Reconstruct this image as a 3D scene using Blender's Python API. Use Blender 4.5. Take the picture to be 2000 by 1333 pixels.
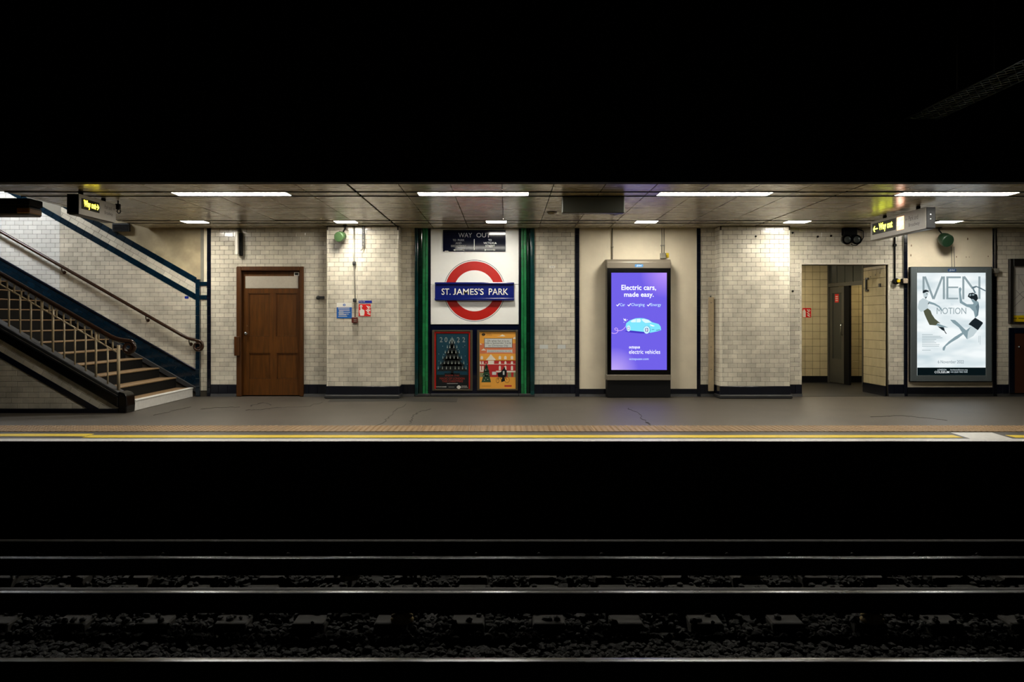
import bpy, bmesh, math, random
from mathutils import Vector, Matrix
random.seed(7)
SC = bpy.context.scene
COL = SC.collection
for o in list(bpy.data.objects):
    bpy.data.objects.remove(o)

# ------------------------------------------------------------------ camera, world, exposure
F, VX, VY, EYE = 1667.0, 990.0, 625.0, 1.282      # focal length and vanishing point for a 2000x1333 frame, eye height
cam = bpy.data.cameras.new('camera')
cam.sensor_width = 36.0
cam.lens = F / 2000 * 36
cam.shift_x = (1000 - VX) / 2000
cam.shift_y = (VY - 666.5) / 2000
cam.clip_end = 200
co = bpy.data.objects.new('camera', cam)
COL.objects.link(co)
co.location = (0, 0, EYE)
co.rotation_euler = (math.pi / 2, 0, 0)
SC.camera = co
w = bpy.data.worlds.new('night')
SC.world = w
w.use_nodes = True
w.node_tree.nodes['Background'].inputs[0].default_value = (0.01, 0.01, 0.012, 1)
w.node_tree.nodes['Background'].inputs[1].default_value = 0.0
SC.view_settings.view_transform = 'Standard'
SC.view_settings.look = 'None'
SC.view_settings.gamma = 1
SC.view_settings.use_curve_mapping = False
SC.view_settings.exposure = 0.0

LAMP_NEAR = 48.0        # radiance of the strip lights
LAMP_FAR = 115.0         # radiance of the square downlights
LAMP_COL = (1.0, 0.95, 0.84)
LAMP_STAIR = 115.0
STAIR_COL = (0.95, 0.97, 1.0)

# ------------------------------------------------------------------ helpers
def PX(x, Y): return (x - VX) * Y / F
def PZ(y, Y): return EYE + (VY - y) * Y / F
YW = F / 117.0           # main wall plane
YP = YW / 1.0255         # front of the piers
def wx(x): return (x - VX) / 117.0
def wz(y): return EYE + (VY - y) / 117.0
def floorY(y): return EYE * F / (y - VY)
ZC = 2.812               # ceiling height

def lin(c):
    out = []
    for v in c[:3]:
        v = v / 255.0
        out.append(v / 12.92 if v <= 0.04045 else ((v + 0.055) / 1.055) ** 2.4)
    return (out[0], out[1], out[2], 1.0)

MATS = {}
def mat(name, col, rough=0.5, metal=0.0, noise=0.0, nscale=8.0, bump=0.0, bscale=60.0, rnd=0.0, emit=0.0, spec=0.5, coat=0.0, stretch=None, grime=0.0, gscale=1.5, rvar=0.0, ecol=None):
    m = bpy.data.materials.new(name)
    m.use_nodes = True
    nt = m.node_tree
    N, L = nt.nodes, nt.links
    p = N['Principled BSDF']
    c = lin(col)
    p.inputs['Base Color'].default_value = c
    p.inputs['Roughness'].default_value = rough
    p.inputs['Metallic'].default_value = metal
    p.inputs['Specular IOR Level'].default_value = spec
    p.inputs['Coat Weight'].default_value = coat
    if emit > 0:
        p.inputs['Emission Color'].default_value = lin(ecol or col)
        p.inputs['Emission Strength'].default_value = emit
    geo = None
    if noise or bump or grime or rvar:
        geo = N.new('ShaderNodeNewGeometry')
        vec = geo.outputs['Position']
        if stretch:
            mp = N.new('ShaderNodeMapping')
            mp.inputs['Scale'].default_value = stretch
            L.new(vec, mp.inputs['Vector'])
            vec = mp.outputs['Vector']
    cur = None
    def mulc(val):
        nonlocal cur
        mx = N.new('ShaderNodeMix'); mx.data_type = 'RGBA'; mx.blend_type = 'MULTIPLY'
        mx.inputs['Factor'].default_value = 1
        if cur is None: mx.inputs[6].default_value = c
        else: L.new(cur, mx.inputs[6])
        L.new(val, mx.inputs[7])
        cur = mx.outputs[2]
    def ramp(src, a, b, lo, hi):
        r = N.new('ShaderNodeMapRange')
        r.inputs[1].default_value = a; r.inputs[2].default_value = b
        r.inputs[3].default_value = lo; r.inputs[4].default_value = hi
        L.new(src, r.inputs[0])
        return r.outputs[0]
    if noise:
        t = N.new('ShaderNodeTexNoise'); t.inputs['Scale'].default_value = nscale; t.inputs['Detail'].default_value = 6
        L.new(vec, t.inputs['Vector'])
        mulc(ramp(t.outputs['Fac'], 0.3, 0.7, 1 - noise, 1 + noise * 0.6))
    if grime:
        t = N.new('ShaderNodeTexNoise'); t.inputs['Scale'].default_value = gscale; t.inputs['Detail'].default_value = 8; t.inputs['Roughness'].default_value = 0.65
        L.new(geo.outputs['Position'], t.inputs['Vector'])
        mulc(ramp(t.outputs['Fac'], 0.42, 0.72, 1.0, 1 - grime))
    if rnd:
        oi = N.new('ShaderNodeObjectInfo')
        mulc(ramp(oi.outputs['Random'], 0, 1, 1 - rnd, 1 + rnd * 0.5))
    if cur is not None:
        L.new(cur, p.inputs['Base Color'])
    if rvar:
        t = N.new('ShaderNodeTexNoise'); t.inputs['Scale'].default_value = 3.0; t.inputs['Detail'].default_value = 5
        L.new(vec, t.inputs['Vector'])
        L.new(ramp(t.outputs['Fac'], 0.3, 0.7, rough - rvar, rough + rvar), p.inputs['Roughness'])
    if bump:
        t = N.new('ShaderNodeTexNoise'); t.inputs['Scale'].default_value = bscale; t.inputs['Detail'].default_value = 4
        L.new(vec, t.inputs['Vector'])
        b = N.new('ShaderNodeBump'); b.inputs['Strength'].default_value = bump; b.inputs['Distance'].default_value = 0.004
        L.new(t.outputs['Fac'], b.inputs['Height'])
        L.new(b.outputs['Normal'], p.inputs['Normal'])
    MATS[name] = m
    return m

def emat(name, col, strength=1.0):
    """a surface that gives off light"""
    m = bpy.data.materials.new(name)
    m.use_nodes = True
    nt = m.node_tree
    nt.nodes.remove(nt.nodes['Principled BSDF'])
    e = nt.nodes.new('ShaderNodeEmission')
    e.inputs[0].default_value = lin(col) if max(col) > 1.5 else (*col, 1)
    e.inputs[1].default_value = strength
    nt.links.new(e.outputs[0], nt.nodes['Material Output'].inputs[0])
    MATS[name] = m
    return m

WL = {}
def _link(o, parent, loc):
    COL.objects.link(o)
    loc = Vector(loc)
    WL[o] = loc
    if parent is not None:
        o.parent = parent
        o.location = loc - WL[parent]
    else:
        o.location = loc
    return o

def tag(o, label=None, cat=None, group=None, kind=None):
    if label: o['label'] = label
    if cat: o['category'] = cat
    if group: o['group'] = group
    if kind: o['kind'] = kind
    return o

def thing(name, label, cat, loc, group=None, kind=None):
    o = bpy.data.objects.new(name, None)
    o.empty_display_size = 0.1
    _link(o, None, loc)
    return tag(o, label, cat, group, kind)

class MB:
    def __init__(s): s.v = []; s.f = []; s.sm = []
    def face(s, idx, smooth=False): s.f.append(tuple(idx)); s.sm.append(smooth)
    def box(s, x0, x1, y0, y1, z0, z1):
        if x0 > x1: x0, x1 = x1, x0
        if y0 > y1: y0, y1 = y1, y0
        if z0 > z1: z0, z1 = z1, z0
        n = len(s.v)
        s.v += [(x0, y0, z0), (x1, y0, z0), (x1, y1, z0), (x0, y1, z0), (x0, y0, z1), (x1, y0, z1), (x1, y1, z1), (x0, y1, z1)]
        for q in ((0, 3, 2, 1), (4, 5, 6, 7), (0, 1, 5, 4), (1, 2, 6, 5), (2, 3, 7, 6), (3, 0, 4, 7)):
            s.face([n + i for i in q])
        return s
    def prism(s, pts, off):
        """front polygon pts (3D) extruded by the vector off"""
        n = len(s.v); k = len(pts); off = Vector(off)
        pts = [Vector(p) for p in pts]
        nor = Vector((0, 0, 0))
        for i in range(k): nor += pts[i].cross(pts[(i + 1) % k])
        if nor.dot(off) > 0: pts.reverse()
        s.v += [tuple(p) for p in pts] + [tuple(p + off) for p in pts]
        s.face(range(n, n + k))
        s.face(range(n + 2 * k - 1, n + k - 1, -1))
        for i in range(k):
            j = (i + 1) % k
            s.face((n + j, n + i, n + k + i, n + k + j))
        return s
    def xz(s, pts, y0, y1):
        return s.prism([(p[0], y0, p[1]) for p in pts], (0, y1 - y0, 0))
    def tube(s, path, r, n=10, caps=True):
        path = [Vector(p) for p in path]
        rs = r if isinstance(r, (list, tuple)) else [r] * len(path)
        base = len(s.v); up = None
        for i, p in enumerate(path):
            t = (path[min(i + 1, len(path) - 1)] - path[max(i - 1, 0)])
            t = t.normalized() if t.length > 1e-9 else Vector((0, 0, 1))
            if up is None:
                a = Vector((0, 1, 0)) if abs(t.y) < 0.9 else Vector((1, 0, 0))
                up = (a - t * a.dot(t)).normalized()
            else:
                up = (up - t * up.dot(t)).normalized()
            b = t.cross(up)
            for k in range(n):
                an = 2 * math.pi * k / n
                s.v.append(tuple(p + (up * math.cos(an) + b * math.sin(an)) * rs[i]))
        for i in range(len(path) - 1):
            for k in range(n):
                k2 = (k + 1) % n
                s.face((base + i * n + k, base + i * n + k2, base + (i + 1) * n + k2, base + (i + 1) * n + k), True)
        if caps:
            s.face([base + k for k in range(n - 1, -1, -1)])
            e = base + (len(path) - 1) * n
            s.face([e + k for k in range(n)])
        return s
    def lathe(s, prof, c, axis, n=20):
        c = Vector(c); axis = Vector(axis).normalized()
        return s.tube([c + axis * (h + i * 1e-5) for i, (r, h) in enumerate(prof)], [r for r, h in prof], n) if False else s._lathe(prof, c, axis, n)
    def _lathe(s, prof, c, axis, n):
        a = Vector((0, 0, 1)) if abs(axis.z) < 0.9 else Vector((1, 0, 0))
        u = axis.cross(a).normalized(); v = axis.cross(u)
        base = len(s.v)
        for r, h in prof:
            for k in range(n):
                an = 2 * math.pi * k / n
                s.v.append(tuple(c + axis * h + (u * math.cos(an) + v * math.sin(an)) * max(r, 1e-4)))
        for i in range(len(prof) - 1):
            for k in range(n):
                k2 = (k + 1) % n
                s.face((base + i * n + k, base + i * n + k2, base + (i + 1) * n + k2, base + (i + 1) * n + k), True)
        s.face([base + k for k in range(n - 1, -1, -1)])
        e = base + (len(prof) - 1) * n
        s.face([e + k for k in range(n)])
        return s
    def build(s, name, m, parent=None, bevel=0.0, origin=None, seg=1):
        xs = list(zip(*s.v))
        c = Vector([(min(a) + max(a)) / 2 for a in xs]) if origin is None else Vector(origin)
        me = bpy.data.meshes.new(name)
        me.from_pydata([tuple(Vector(p) - c) for p in s.v], [], s.f)
        me.polygons.foreach_set('use_smooth', s.sm)
        if bevel:
            bm = bmesh.new(); bm.from_mesh(me)
            ed = [e for e in bm.edges if len(e.link_faces) == 2 and e.calc_face_angle(0) > 0.6]
            bmesh.ops.bevel(bm, geom=ed, offset=bevel, segments=seg, affect='EDGES', profile=0.5, clamp_overlap=True)
            bm.to_mesh(me); bm.free()
        me.materials.append(m)
        o = bpy.data.objects.new(name, me)
        return _link(o, parent, c)

def box(name, x0, x1, y0, y1, z0, z1, m, parent=None, bevel=0.0):
    return MB().box(x0, x1, y0, y1, z0, z1).build(name, m, parent, bevel)

class Face:
    """a plane to print on: map(u, v, n) -> 3D with n = height above the face"""
    def __init__(s, fn, nor): s.fn = fn; s.nor = Vector(nor)
    def at(s, u, v, n=0.0): return Vector(s.fn(u, v)) + s.nor * n
    def poly(s, name, pts, m, parent, n=0.001, t=0.0008):
        return MB().prism([s.at(u, v, n + t) for u, v in pts], -s.nor * t).build(name, m, parent)
    def polys(s, name, lst, m, parent, n=0.001, t=0.0008):
        b = MB()
        for pts in lst: b.prism([s.at(u, v, n + t) for u, v in pts], -s.nor * t)
        return b.build(name, m, parent)
    def rect(s, name, u0, u1, v0, v1, m, parent, n=0.001, t=0.0008):
        return s.poly(name, [(u0, v0), (u1, v0), (u1, v1), (u0, v1)], m, parent, n, t)
    def text(s, body, u0, u1, v0, v1, m, parent, n=0.001, bold=0.0, name='lettering', t=0.0006):
        """v0 is the lower edge, v1 the upper edge of the ink"""
        TXT.append((s, body, u0, u1, v0, v1, m, parent, n, bold, name, t))
TXT = []
def pxface(Y): return Face(lambda x, y: (PX(x, Y), Y, PZ(y, Y)), (0, -1, 0))
def stroke(p, q, wd):
    d = Vector((q[0] - p[0], q[1] - p[1])); d.normalize(); nn = Vector((-d.y, d.x)) * wd / 2
    return [(p[0] + nn.x, p[1] + nn.y), (q[0] + nn.x, q[1] + nn.y), (q[0] - nn.x, q[1] - nn.y), (p[0] - nn.x, p[1] - nn.y)]
def rect4(x0, x1, y0, y1): return [(x0, y0), (x1, y0), (x1, y1), (x0, y1)]
def ell(cx, cy, rx, ry, n=24): return [(cx + rx * math.cos(2 * math.pi * i / n), cy + ry * math.sin(2 * math.pi * i / n)) for i in range(n)]
def ring_quads(cx, cy, r0, r1, n=40, a0=0, a1=360, ry=1.0):
    out = []
    for i in range(n):
        a = math.radians(a0 + (a1 - a0) * i / n); b = math.radians(a0 + (a1 - a0) * (i + 1) / n)
        out.append([(cx + r1 * math.cos(a), cy + ry * r1 * math.sin(a)), (cx + r1 * math.cos(b), cy + ry * r1 * math.sin(b)),
                    (cx + r0 * math.cos(b), cy + ry * r0 * math.sin(b)), (cx + r0 * math.cos(a), cy + ry * r0 * math.sin(a))])
    return out
def rrect(x0, x1, y0, y1, r, n=5):
    pts = []
    for cx, cy, a in ((x1 - r, y1 - r, 0), (x0 + r, y1 - r, 90), (x0 + r, y0 + r, 180), (x1 - r, y0 + r, 270)):
        for i in range(n + 1):
            an = math.radians(a + 90 * i / n)
            pts.append((cx + r * math.cos(an), cy + r * math.sin(an)))
    return pts

# ---- tiles: each one an object with its own edges
def clip(poly, region):
    """Sutherland-Hodgman, region convex and counter-clockwise"""
    out = list(poly)
    for i in range(len(region)):
        ax, ay = region[i]; bx, by = region[(i + 1) % len(region)]
        ex, ey = bx - ax, by - ay
        src, out = out, []
        for j in range(len(src)):
            p, q = src[j], src[(j + 1) % len(src)]
            dp = ex * (p[1] - ay) - ey * (p[0] - ax); dq = ex * (q[1] - ay) - ey * (q[0] - ax)
            if dp >= -1e-9: out.append(p)
            if (dp > 1e-9 and dq < -1e-9) or (dp < -1e-9 and dq > 1e-9):
                t = dp / (dp - dq)
                out.append((p[0] + (q[0] - p[0]) * t, p[1] + (q[1] - p[1]) * t))
        if len(out) < 3: return []
    res = []
    for p in out:
        if not res or (abs(p[0] - res[-1][0]) + abs(p[1] - res[-1][1])) > 1e-5: res.append(p)
    if len(res) > 2 and (abs(res[0][0] - res[-1][0]) + abs(res[0][1] - res[-1][1])) < 1e-5: res.pop()
    return res if len(res) > 2 else []
def area(p): return 0.5 * sum(p[i][0] * p[(i + 1) % len(p)][1] - p[(i + 1) % len(p)][0] * p[i][1] for i in range(len(p)))
def ccw(p): return p if area(p) > 0 else p[::-1]
def tile_geo(poly, thick, bev):
    """vertices and faces of one tile in (u, v, n), back at n=0"""
    k = len(poly); cx = sum(p[0] for p in poly) / k; cy = sum(p[1] for p in poly) / k
    v = [(p[0], p[1], 0) for p in poly] + [(p[0], p[1], thick - bev * 0.7) for p in poly]
    for p in poly:
        dx, dy = cx - p[0], cy - p[1]; d = math.hypot(dx, dy); q = min(bev * 1.4, d * 0.45) / max(d, 1e-9)
        v.append((p[0] + dx * q, p[1] + dy * q, thick))
    f = []
    for i in range(k):
        j = (i + 1) % k
        f.append((i, j, k + j, k + i)); f.append((k + i, k + j, 2 * k + j, 2 * k + i))
    f.append(tuple(range(2 * k, 3 * k)))
    return v, f
SHARED = {}
def in_frame(P):
    if P.y < 0.5: return False
    x = VX + F * P.x / P.y; y = VY - F * (P.z - EYE) / P.y
    return -10 < x < 2010 and -10 < y < 1343
def tiles(parent, region, O, U, V, N, pu, pv, m, name='tile', thick=0.007, joint=0.0038, bev=0.0022, bond=0.5, ph=0.0, pvh=0.0, holes=(), maxn=300, tilt=0.25, skip=None):
    """region: convex polygon in (u, v) about O; rows of pitch pv; the tile backs lie on the plane"""
    O, U, V, N = Vector(O), Vector(U).normalized(), Vector(V).normalized(), Vector(N).normalized()
    region = ccw(region)
    us = [p[0] for p in region]; vs = [p[1] for p in region]
    items = []
    r0 = int(math.floor((min(vs) - pvh) / pv)); r1 = int(math.ceil((max(vs) - pvh) / pv))
    for r in range(r0, r1 + 1):
        off = ph + (bond * pu if r % 2 else 0)
        c0 = int(math.floor((min(us) - off) / pu)); c1 = int(math.ceil((max(us) - off) / pu))
        for cc in range(c0, c1 + 1):
            a, b = off + cc * pu + joint / 2, off + (cc + 1) * pu - joint / 2
            z0, z1 = pvh + r * pv + joint / 2, pvh + (r + 1) * pv - joint / 2
            rects = [(a, b, z0, z1)]
            for hx0, hx1, hz0, hz1 in holes:
                nr = []
                for (a_, b_, c_, d_) in rects:
                    if b_ <= hx0 or a_ >= hx1 or d_ <= hz0 or c_ >= hz1: nr.append((a_, b_, c_, d_)); continue
                    if a_ < hx0: nr.append((a_, hx0, c_, d_))
                    if b_ > hx1: nr.append((hx1, b_, c_, d_))
                    mx0, mx1 = max(a_, hx0), min(b_, hx1)
                    if d_ > hz1: nr.append((mx0, mx1, hz1, d_))
                    if c_ < hz0: nr.append((mx0, mx1, c_, hz0))
                rects = nr
            for (a_, b_, c_, d_) in rects:
                if b_ - a_ < 0.012 or d_ - c_ < 0.012: continue
                q = clip([(a_, c_), (b_, c_), (b_, d_), (a_, d_)], region)
                if not q or area(q) < 0.0001: continue
                full = len(q) == 4 and abs(area(q) - (pu - joint) * (pv - joint)) < 1e-7
                items.append((full, q))
    def P(q): return O + U * (sum(p[0] for p in q) / len(q)) + V * (sum(p[1] for p in q) / len(q))
    items.sort(key=lambda it: (0 if in_frame(P(it[1])) and not (skip and skip(P(it[1]))) else 1, 0 if it[0] else 1, -area(it[1])))
    sg = 1.0 if U.cross(V).dot(N) > 0 else -1.0
    R = Matrix((U * sg, V, N)).transposed()
    rng = random.Random(hash((round(O.x, 2), round(O.y, 2), len(items))) & 0xffff)
    jb = MB()
    for i, (full, q) in enumerate(items):
        c = P(q)
        qc = (sum(p[0] for p in q) / len(q), sum(p[1] for p in q) / len(q))
        if i < maxn:
            key = (round(pu, 4), round(pv, 4), m.name, thick, joint)
            if full and key in SHARED: me = SHARED[key]
            else:
                v, f = tile_geo(ccw([((p[0] - qc[0]) * sg, p[1] - qc[1]) for p in q]), thick, bev)
                me = bpy.data.meshes.new(name); me.from_pydata(v, [], f); me.materials.append(m)
                if full: SHARED[key] = me
            o = bpy.data.objects.new(name, me)
            _link(o, parent, c)
            j = Matrix.Rotation(math.radians(rng.uniform(-tilt, tilt)), 3, 'X') @ Matrix.Rotation(math.radians(rng.uniform(-tilt, tilt)), 3, 'Y')
            o.rotation_euler = (R @ j).to_euler()
        else:
            v, f = tile_geo(q, thick, bev)
            n = len(jb.v)
            jb.v += [tuple(O + U * a[0] + V * a[1] + N * a[2]) for a in v]
            for fc in f: jb.face([n + x for x in fc])
    if jb.v:
        jo = jb.build('further_tiles', m, parent)
        jo['kind'] = 'stuff'

# ------------------------------------------------------------------ materials
M_TILEW = mat('newer_white_tile', (222, 222, 216), 0.14, noise=0.06, nscale=5, rnd=0.10, grime=0.12, gscale=2.2, bump=0.05, bscale=22)
M_TILE = mat('cream_glazed_tile', (215, 208, 190), 0.16, noise=0.10, nscale=5, rnd=0.14, grime=0.36, gscale=2.0, bump=0.06, bscale=22)
M_TILE2 = mat('yellowed_square_tile', (206, 192, 152), 0.22, noise=0.08, nscale=6, rnd=0.07, bump=0.05, bscale=20)
M_GROUT = mat('dark_grout', (60, 54, 44), 0.9, noise=0.2)
M_NAVY = mat('navy_glazed_tile', (8, 13, 26), 0.18, rnd=0.25, noise=0.15)
M_BLUE = mat('deep_blue_glazed_tile', (8, 30, 44), 0.13, rnd=0.3, noise=0.2, nscale=9)
M_TEAL = mat('dark_teal_glazed_tile', (9, 52, 52), 0.12, rnd=0.35)
M_DKGREEN = mat('bottle_green_glazed_tile', (5, 34, 22), 0.12, rnd=0.35)
M_GREEN = mat('emerald_glazed_tile', (34, 118, 68), 0.2, rnd=0.3, noise=0.2, nscale=14)
M_PLASTER = mat('cream_plaster', (220, 209, 184), 0.7, noise=0.06, nscale=4, grime=0.12, gscale=1.2)
M_PLASTER2 = mat('stained_plaster', (170, 156, 124), 0.8, noise=0.25, nscale=6, grime=0.35, gscale=1.1)
M_GREYPL = mat('grey_render', (128, 124, 112), 0.8, noise=0.12, nscale=5)
M_CEM = mat('grey_cement', (36, 36, 36), 0.6, noise=0.25, nscale=10)
M_ASPH = mat('asphalt', (77, 71, 62), 0.46, noise=0.20, nscale=90, grime=0.28, gscale=1.3, bump=0.5, bscale=160, spec=0.4)
M_ASPH2 = mat('patched_asphalt', (52, 49, 44), 0.55, noise=0.2, nscale=70, bump=0.4, bscale=150)
M_CRACK = mat('crack_dirt', (54, 50, 44), 0.8)
M_BUFF = mat('buff_tactile', (138, 108, 68), 0.55, noise=0.14, nscale=20, rnd=0.12)
M_YEL = mat('yellow_paint', (232, 200, 22), 0.5, noise=0.08, nscale=14)
M_WHITE = mat('white_paint', (214, 212, 206), 0.45, noise=0.10, nscale=18)
M_CONC = mat('sooty_concrete', (30, 27, 23), 0.85, noise=0.35, nscale=3)
M_SOOT = mat('soot_black', (13, 12, 11), 0.9, noise=0.3, nscale=2)
M_PANEL = mat('satin_ceiling_panel', (160, 150, 124), 0.27, noise=0.05, nscale=2, rnd=0.10, bump=0.012, bscale=3, stretch=(0.7, 3, 1), rvar=0.02)
M_GAP = mat('ceiling_void', (10, 10, 9), 0.9)
M_STRIP = mat('white_enamel_metal', (214, 210, 198), 0.35)
M_WOOD = mat('varnished_oak', (88, 50, 10), 0.42, spec=.35, noise=0.35, nscale=4, stretch=(9, 9, 0.7), grime=0.15, gscale=1.0)
M_WOODD = mat('oak_frame', (74, 41, 9), 0.42, spec=.35, noise=0.3, nscale=4, stretch=(9, 9, 0.7))
M_BROWN = mat('brown_painted_door', (58, 30, 16), 0.4, noise=0.15, nscale=6)
M_GREYB = mat('frosted_board', (172, 164, 148), 0.5, noise=0.06, nscale=40)
M_BLACK = mat('gloss_black', (5, 5, 6), 0.18, spec=.35)
M_BLACKM = mat('matt_black', (6, 6, 7), 0.7, spec=.2)
M_DKGREY = mat('dark_grey_metal', (48, 50, 52), 0.4, noise=0.05)
M_SLATE = mat('slate_grey_metal', (84, 92, 94), 0.35, noise=0.05, nscale=10)
M_BRZ = mat('bronze_grey_metal', (120, 112, 98), 0.35, metal=0.2)
M_STEEL = mat('polished_steel', (176, 180, 184), 0.20, metal=1.0)
M_RHEAD = mat('worn_rail_head', (100, 101, 102), 0.26, metal=1.0, noise=0.2, nscale=3, stretch=(0.5, 1, 1), rvar=.04)
M_RUST = mat('rusty_rail', (26, 23, 20), 0.75, metal=0.0, noise=0.25, nscale=6)
M_SLEEP = mat('dusty_concrete_sleeper', (52, 50, 45), 0.85, noise=0.25, nscale=12, rnd=0.2)
M_STONE = mat('brake_dust_ballast', (31, 31, 28), 0.85, noise=0.4, nscale=18)
M_POT = mat('porcelain', (150, 132, 92), 0.3, noise=0.2, nscale=20)
M_CREAMP = mat('cream_gloss_paint', (176, 158, 126), 0.35, noise=0.12, nscale=12)
M_RAILB = mat('dark_brown_handrail', (48, 30, 20), 0.22, noise=0.2, nscale=10)
M_TREAD = mat('worn_tread', (132, 106, 74), 0.6, noise=0.2, nscale=25)
M_RISER = mat('black_riser', (5, 5, 5), 0.7, spec=.2)
M_SIGNG = mat('sign_grey', (150, 146, 138), 0.4, noise=0.04, nscale=20)
M_ENAM = mat('white_enamel', (236, 237, 234), 0.22, noise=0.03, nscale=3)
M_RED = mat('red_enamel', (178, 26, 18), 0.3, noise=0.06, nscale=30)
M_BLUEE = mat('blue_enamel', (16, 28, 104), 0.2, noise=0.06, nscale=30)
M_NAVYE = mat('navy_enamel', (9, 14, 34), 0.07, spec=.35)
M_LETW = mat('white_lettering', (226, 224, 216), 0.35)
M_LETG = mat('faded_lettering', (150, 150, 144), 0.4)
M_LETB = mat('black_lettering', (24, 22, 22), 0.5)
M_NBLUE = mat('notice_blue', (24, 92, 170), 0.35)
M_LBLUE = mat('label_blue', (20, 40, 140), 0.35)
M_NWHITE = mat('notice_white', (220, 218, 208), 0.4)
M_FIRE = mat('fire_red', (206, 22, 20), 0.35)
M_CALL = mat('oxide_red', (88, 24, 16), 0.4)
M_SPKG = mat('speaker_green', (44, 66, 36), 0.5)
M_SPKD = mat('speaker_dark_green', (14, 38, 20), 0.5)
M_YPLAS = mat('yellow_plastic', (214, 186, 30), 0.4)
M_PINK = mat('pinkish_plastic', (168, 152, 134), 0.4)
M_GALV = mat('galvanised', (140, 136, 124), 0.4, metal=0.4)
M_BULL = mat('cream_bullnose', (226, 219, 200), 0.16, noise=0.06)
M_PAPR = mat('print_orange', (226, 158, 58), 0.5)
M_PCAND = mat('print_candle_grey', (150, 158, 150), 0.5)
M_PPINK = mat('print_salmon', (206, 112, 74), 0.5)
M_PRED = mat('print_red', (176, 32, 32), 0.5)
M_PTEAL = mat('print_teal', (8, 54, 70), 0.35)
M_PDARK = mat('print_near_black', (12, 18, 20), 0.35)
M_PGREEN = mat('print_tree_green', (18, 58, 34), 0.5)
M_PGREY = mat('print_pale_grey', (196, 200, 198), 0.5)
M_PSAGE = mat('print_sage', (126, 132, 92), 0.5)
M_POSTF = mat('poster_frame_bronze', (64, 56, 42), 0.4)
M_FRAMEB = mat('map_frame_black', (26, 24, 22), 0.4)
M_MAPW = mat('map_paper', (186, 182, 174), 0.3)
M_MAPL = mat('map_lines', (96, 90, 92), 0.5)
M_MAPY = mat('map_yellow', (214, 184, 20), 0.4)
M_STAIN = mat('plaster_stain', (112, 92, 62), .8)
M_GLASSD = mat('dark_wired_glass', (52, 56, 54), 0.2)
M_DOORG = mat('dark_grey_door', (70, 69, 62), 0.45)

E_NEAR = emat('strip_light_glow', LAMP_COL, LAMP_NEAR)
E_FAR = emat('downlight_glow', LAMP_COL, LAMP_FAR)
E_STAIR = emat('stair_light_glow', STAIR_COL, LAMP_STAIR)
E_VEST = emat('lobby_light_glow', (1.0, 0.89, 0.68), 95.0)
E_CORR = emat('corridor_light_glow', (1.0, 0.82, 0.48), 34.0)
E_WAY = emat('way_out_glow', (1.0, 0.80, 0.04), 11.0)
E_WAYG = emat('way_out_green_glow', (0.86, 0.92, 0.06), 10.0)
E_LOGO = emat('orange_symbol_glow', (1.0, 0.36, 0.16), 5.0)
E_LOGOW = emat('white_symbol_glow', (1.0, 0.85, 0.72), 12.0)
M_LEDBG = mat('led_panel', (15, 17, 6), 0.55, spec=.2)
M_SIGNC = mat('sign_case', (24, 26, 29), .45, spec=.3)
# ------------------------------------------------------------------ platform floor
floor = tag(MB().box(-12, 12, 9.15, 18.2, -0.35, 0.0).build('floor', M_ASPH),
            'worn grey asphalt platform running along the tiled wall', 'platform', kind='structure')
b = MB(); b.box(-12, 12, 8.98, 9.17, -0.11, 0.0)
b.build('platform_coping', M_CONC, floor, 0.012)
def fl(x, y, z=0.0):
    Y = floorY(y); return (PX(x, Y), Y, z)
Ye0, Ye1 = floorY(863.2), floorY(857.8)
def flat(name, pts, m, z=0.0, t=0.003):
    return MB().prism([(p[0], p[1], z + t) for p in pts], (0, 0, -t)).build(name, m, floor)
wl = []
rng = random.Random(3)
xs = [-12 + 0.4 * i for i in range(61)]
flat('white_edge_line', [(x, Ye0 + rng.uniform(0, 0.012)) for x in xs] + [(x, Ye1 + rng.uniform(-0.008, 0.008)) for x in reversed(xs)], M_WHITE)
ya, yb = floorY(855.8), floorY(850.8)
xa = PX(168, 9.35)
w0 = fl(1893, 856)[0]; w1 = fl(1971, 853)[0]
def ribbon(x0, x1, y0, y1):
    n = max(2, int((x1 - x0) / 0.35)); xx = [x0 + (x1 - x0) * i / n for i in range(n + 1)]
    return [(x, y0 + rng.uniform(-.006, .006)) for x in xx] + [(x, y1 + rng.uniform(-.006, .006)) for x in reversed(xx)]
flat('yellow_line', ribbon(xa, fl(1870, 853)[0], ya, yb), M_YEL)
flat('yellow_line', ribbon(-12, xa - 0.02, floorY(853.0), floorY(848.2)), M_YEL)
flat('yellow_line', ribbon(fl(1973, 853)[0], 12, ya, yb), M_YEL)
flat('white_patch', [fl(1857, 846)[:2], fl(1937, 846)[:2], fl(1981, 859)[:2], fl(1899, 859)[:2]], M_WHITE, t=0.0035)
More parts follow.
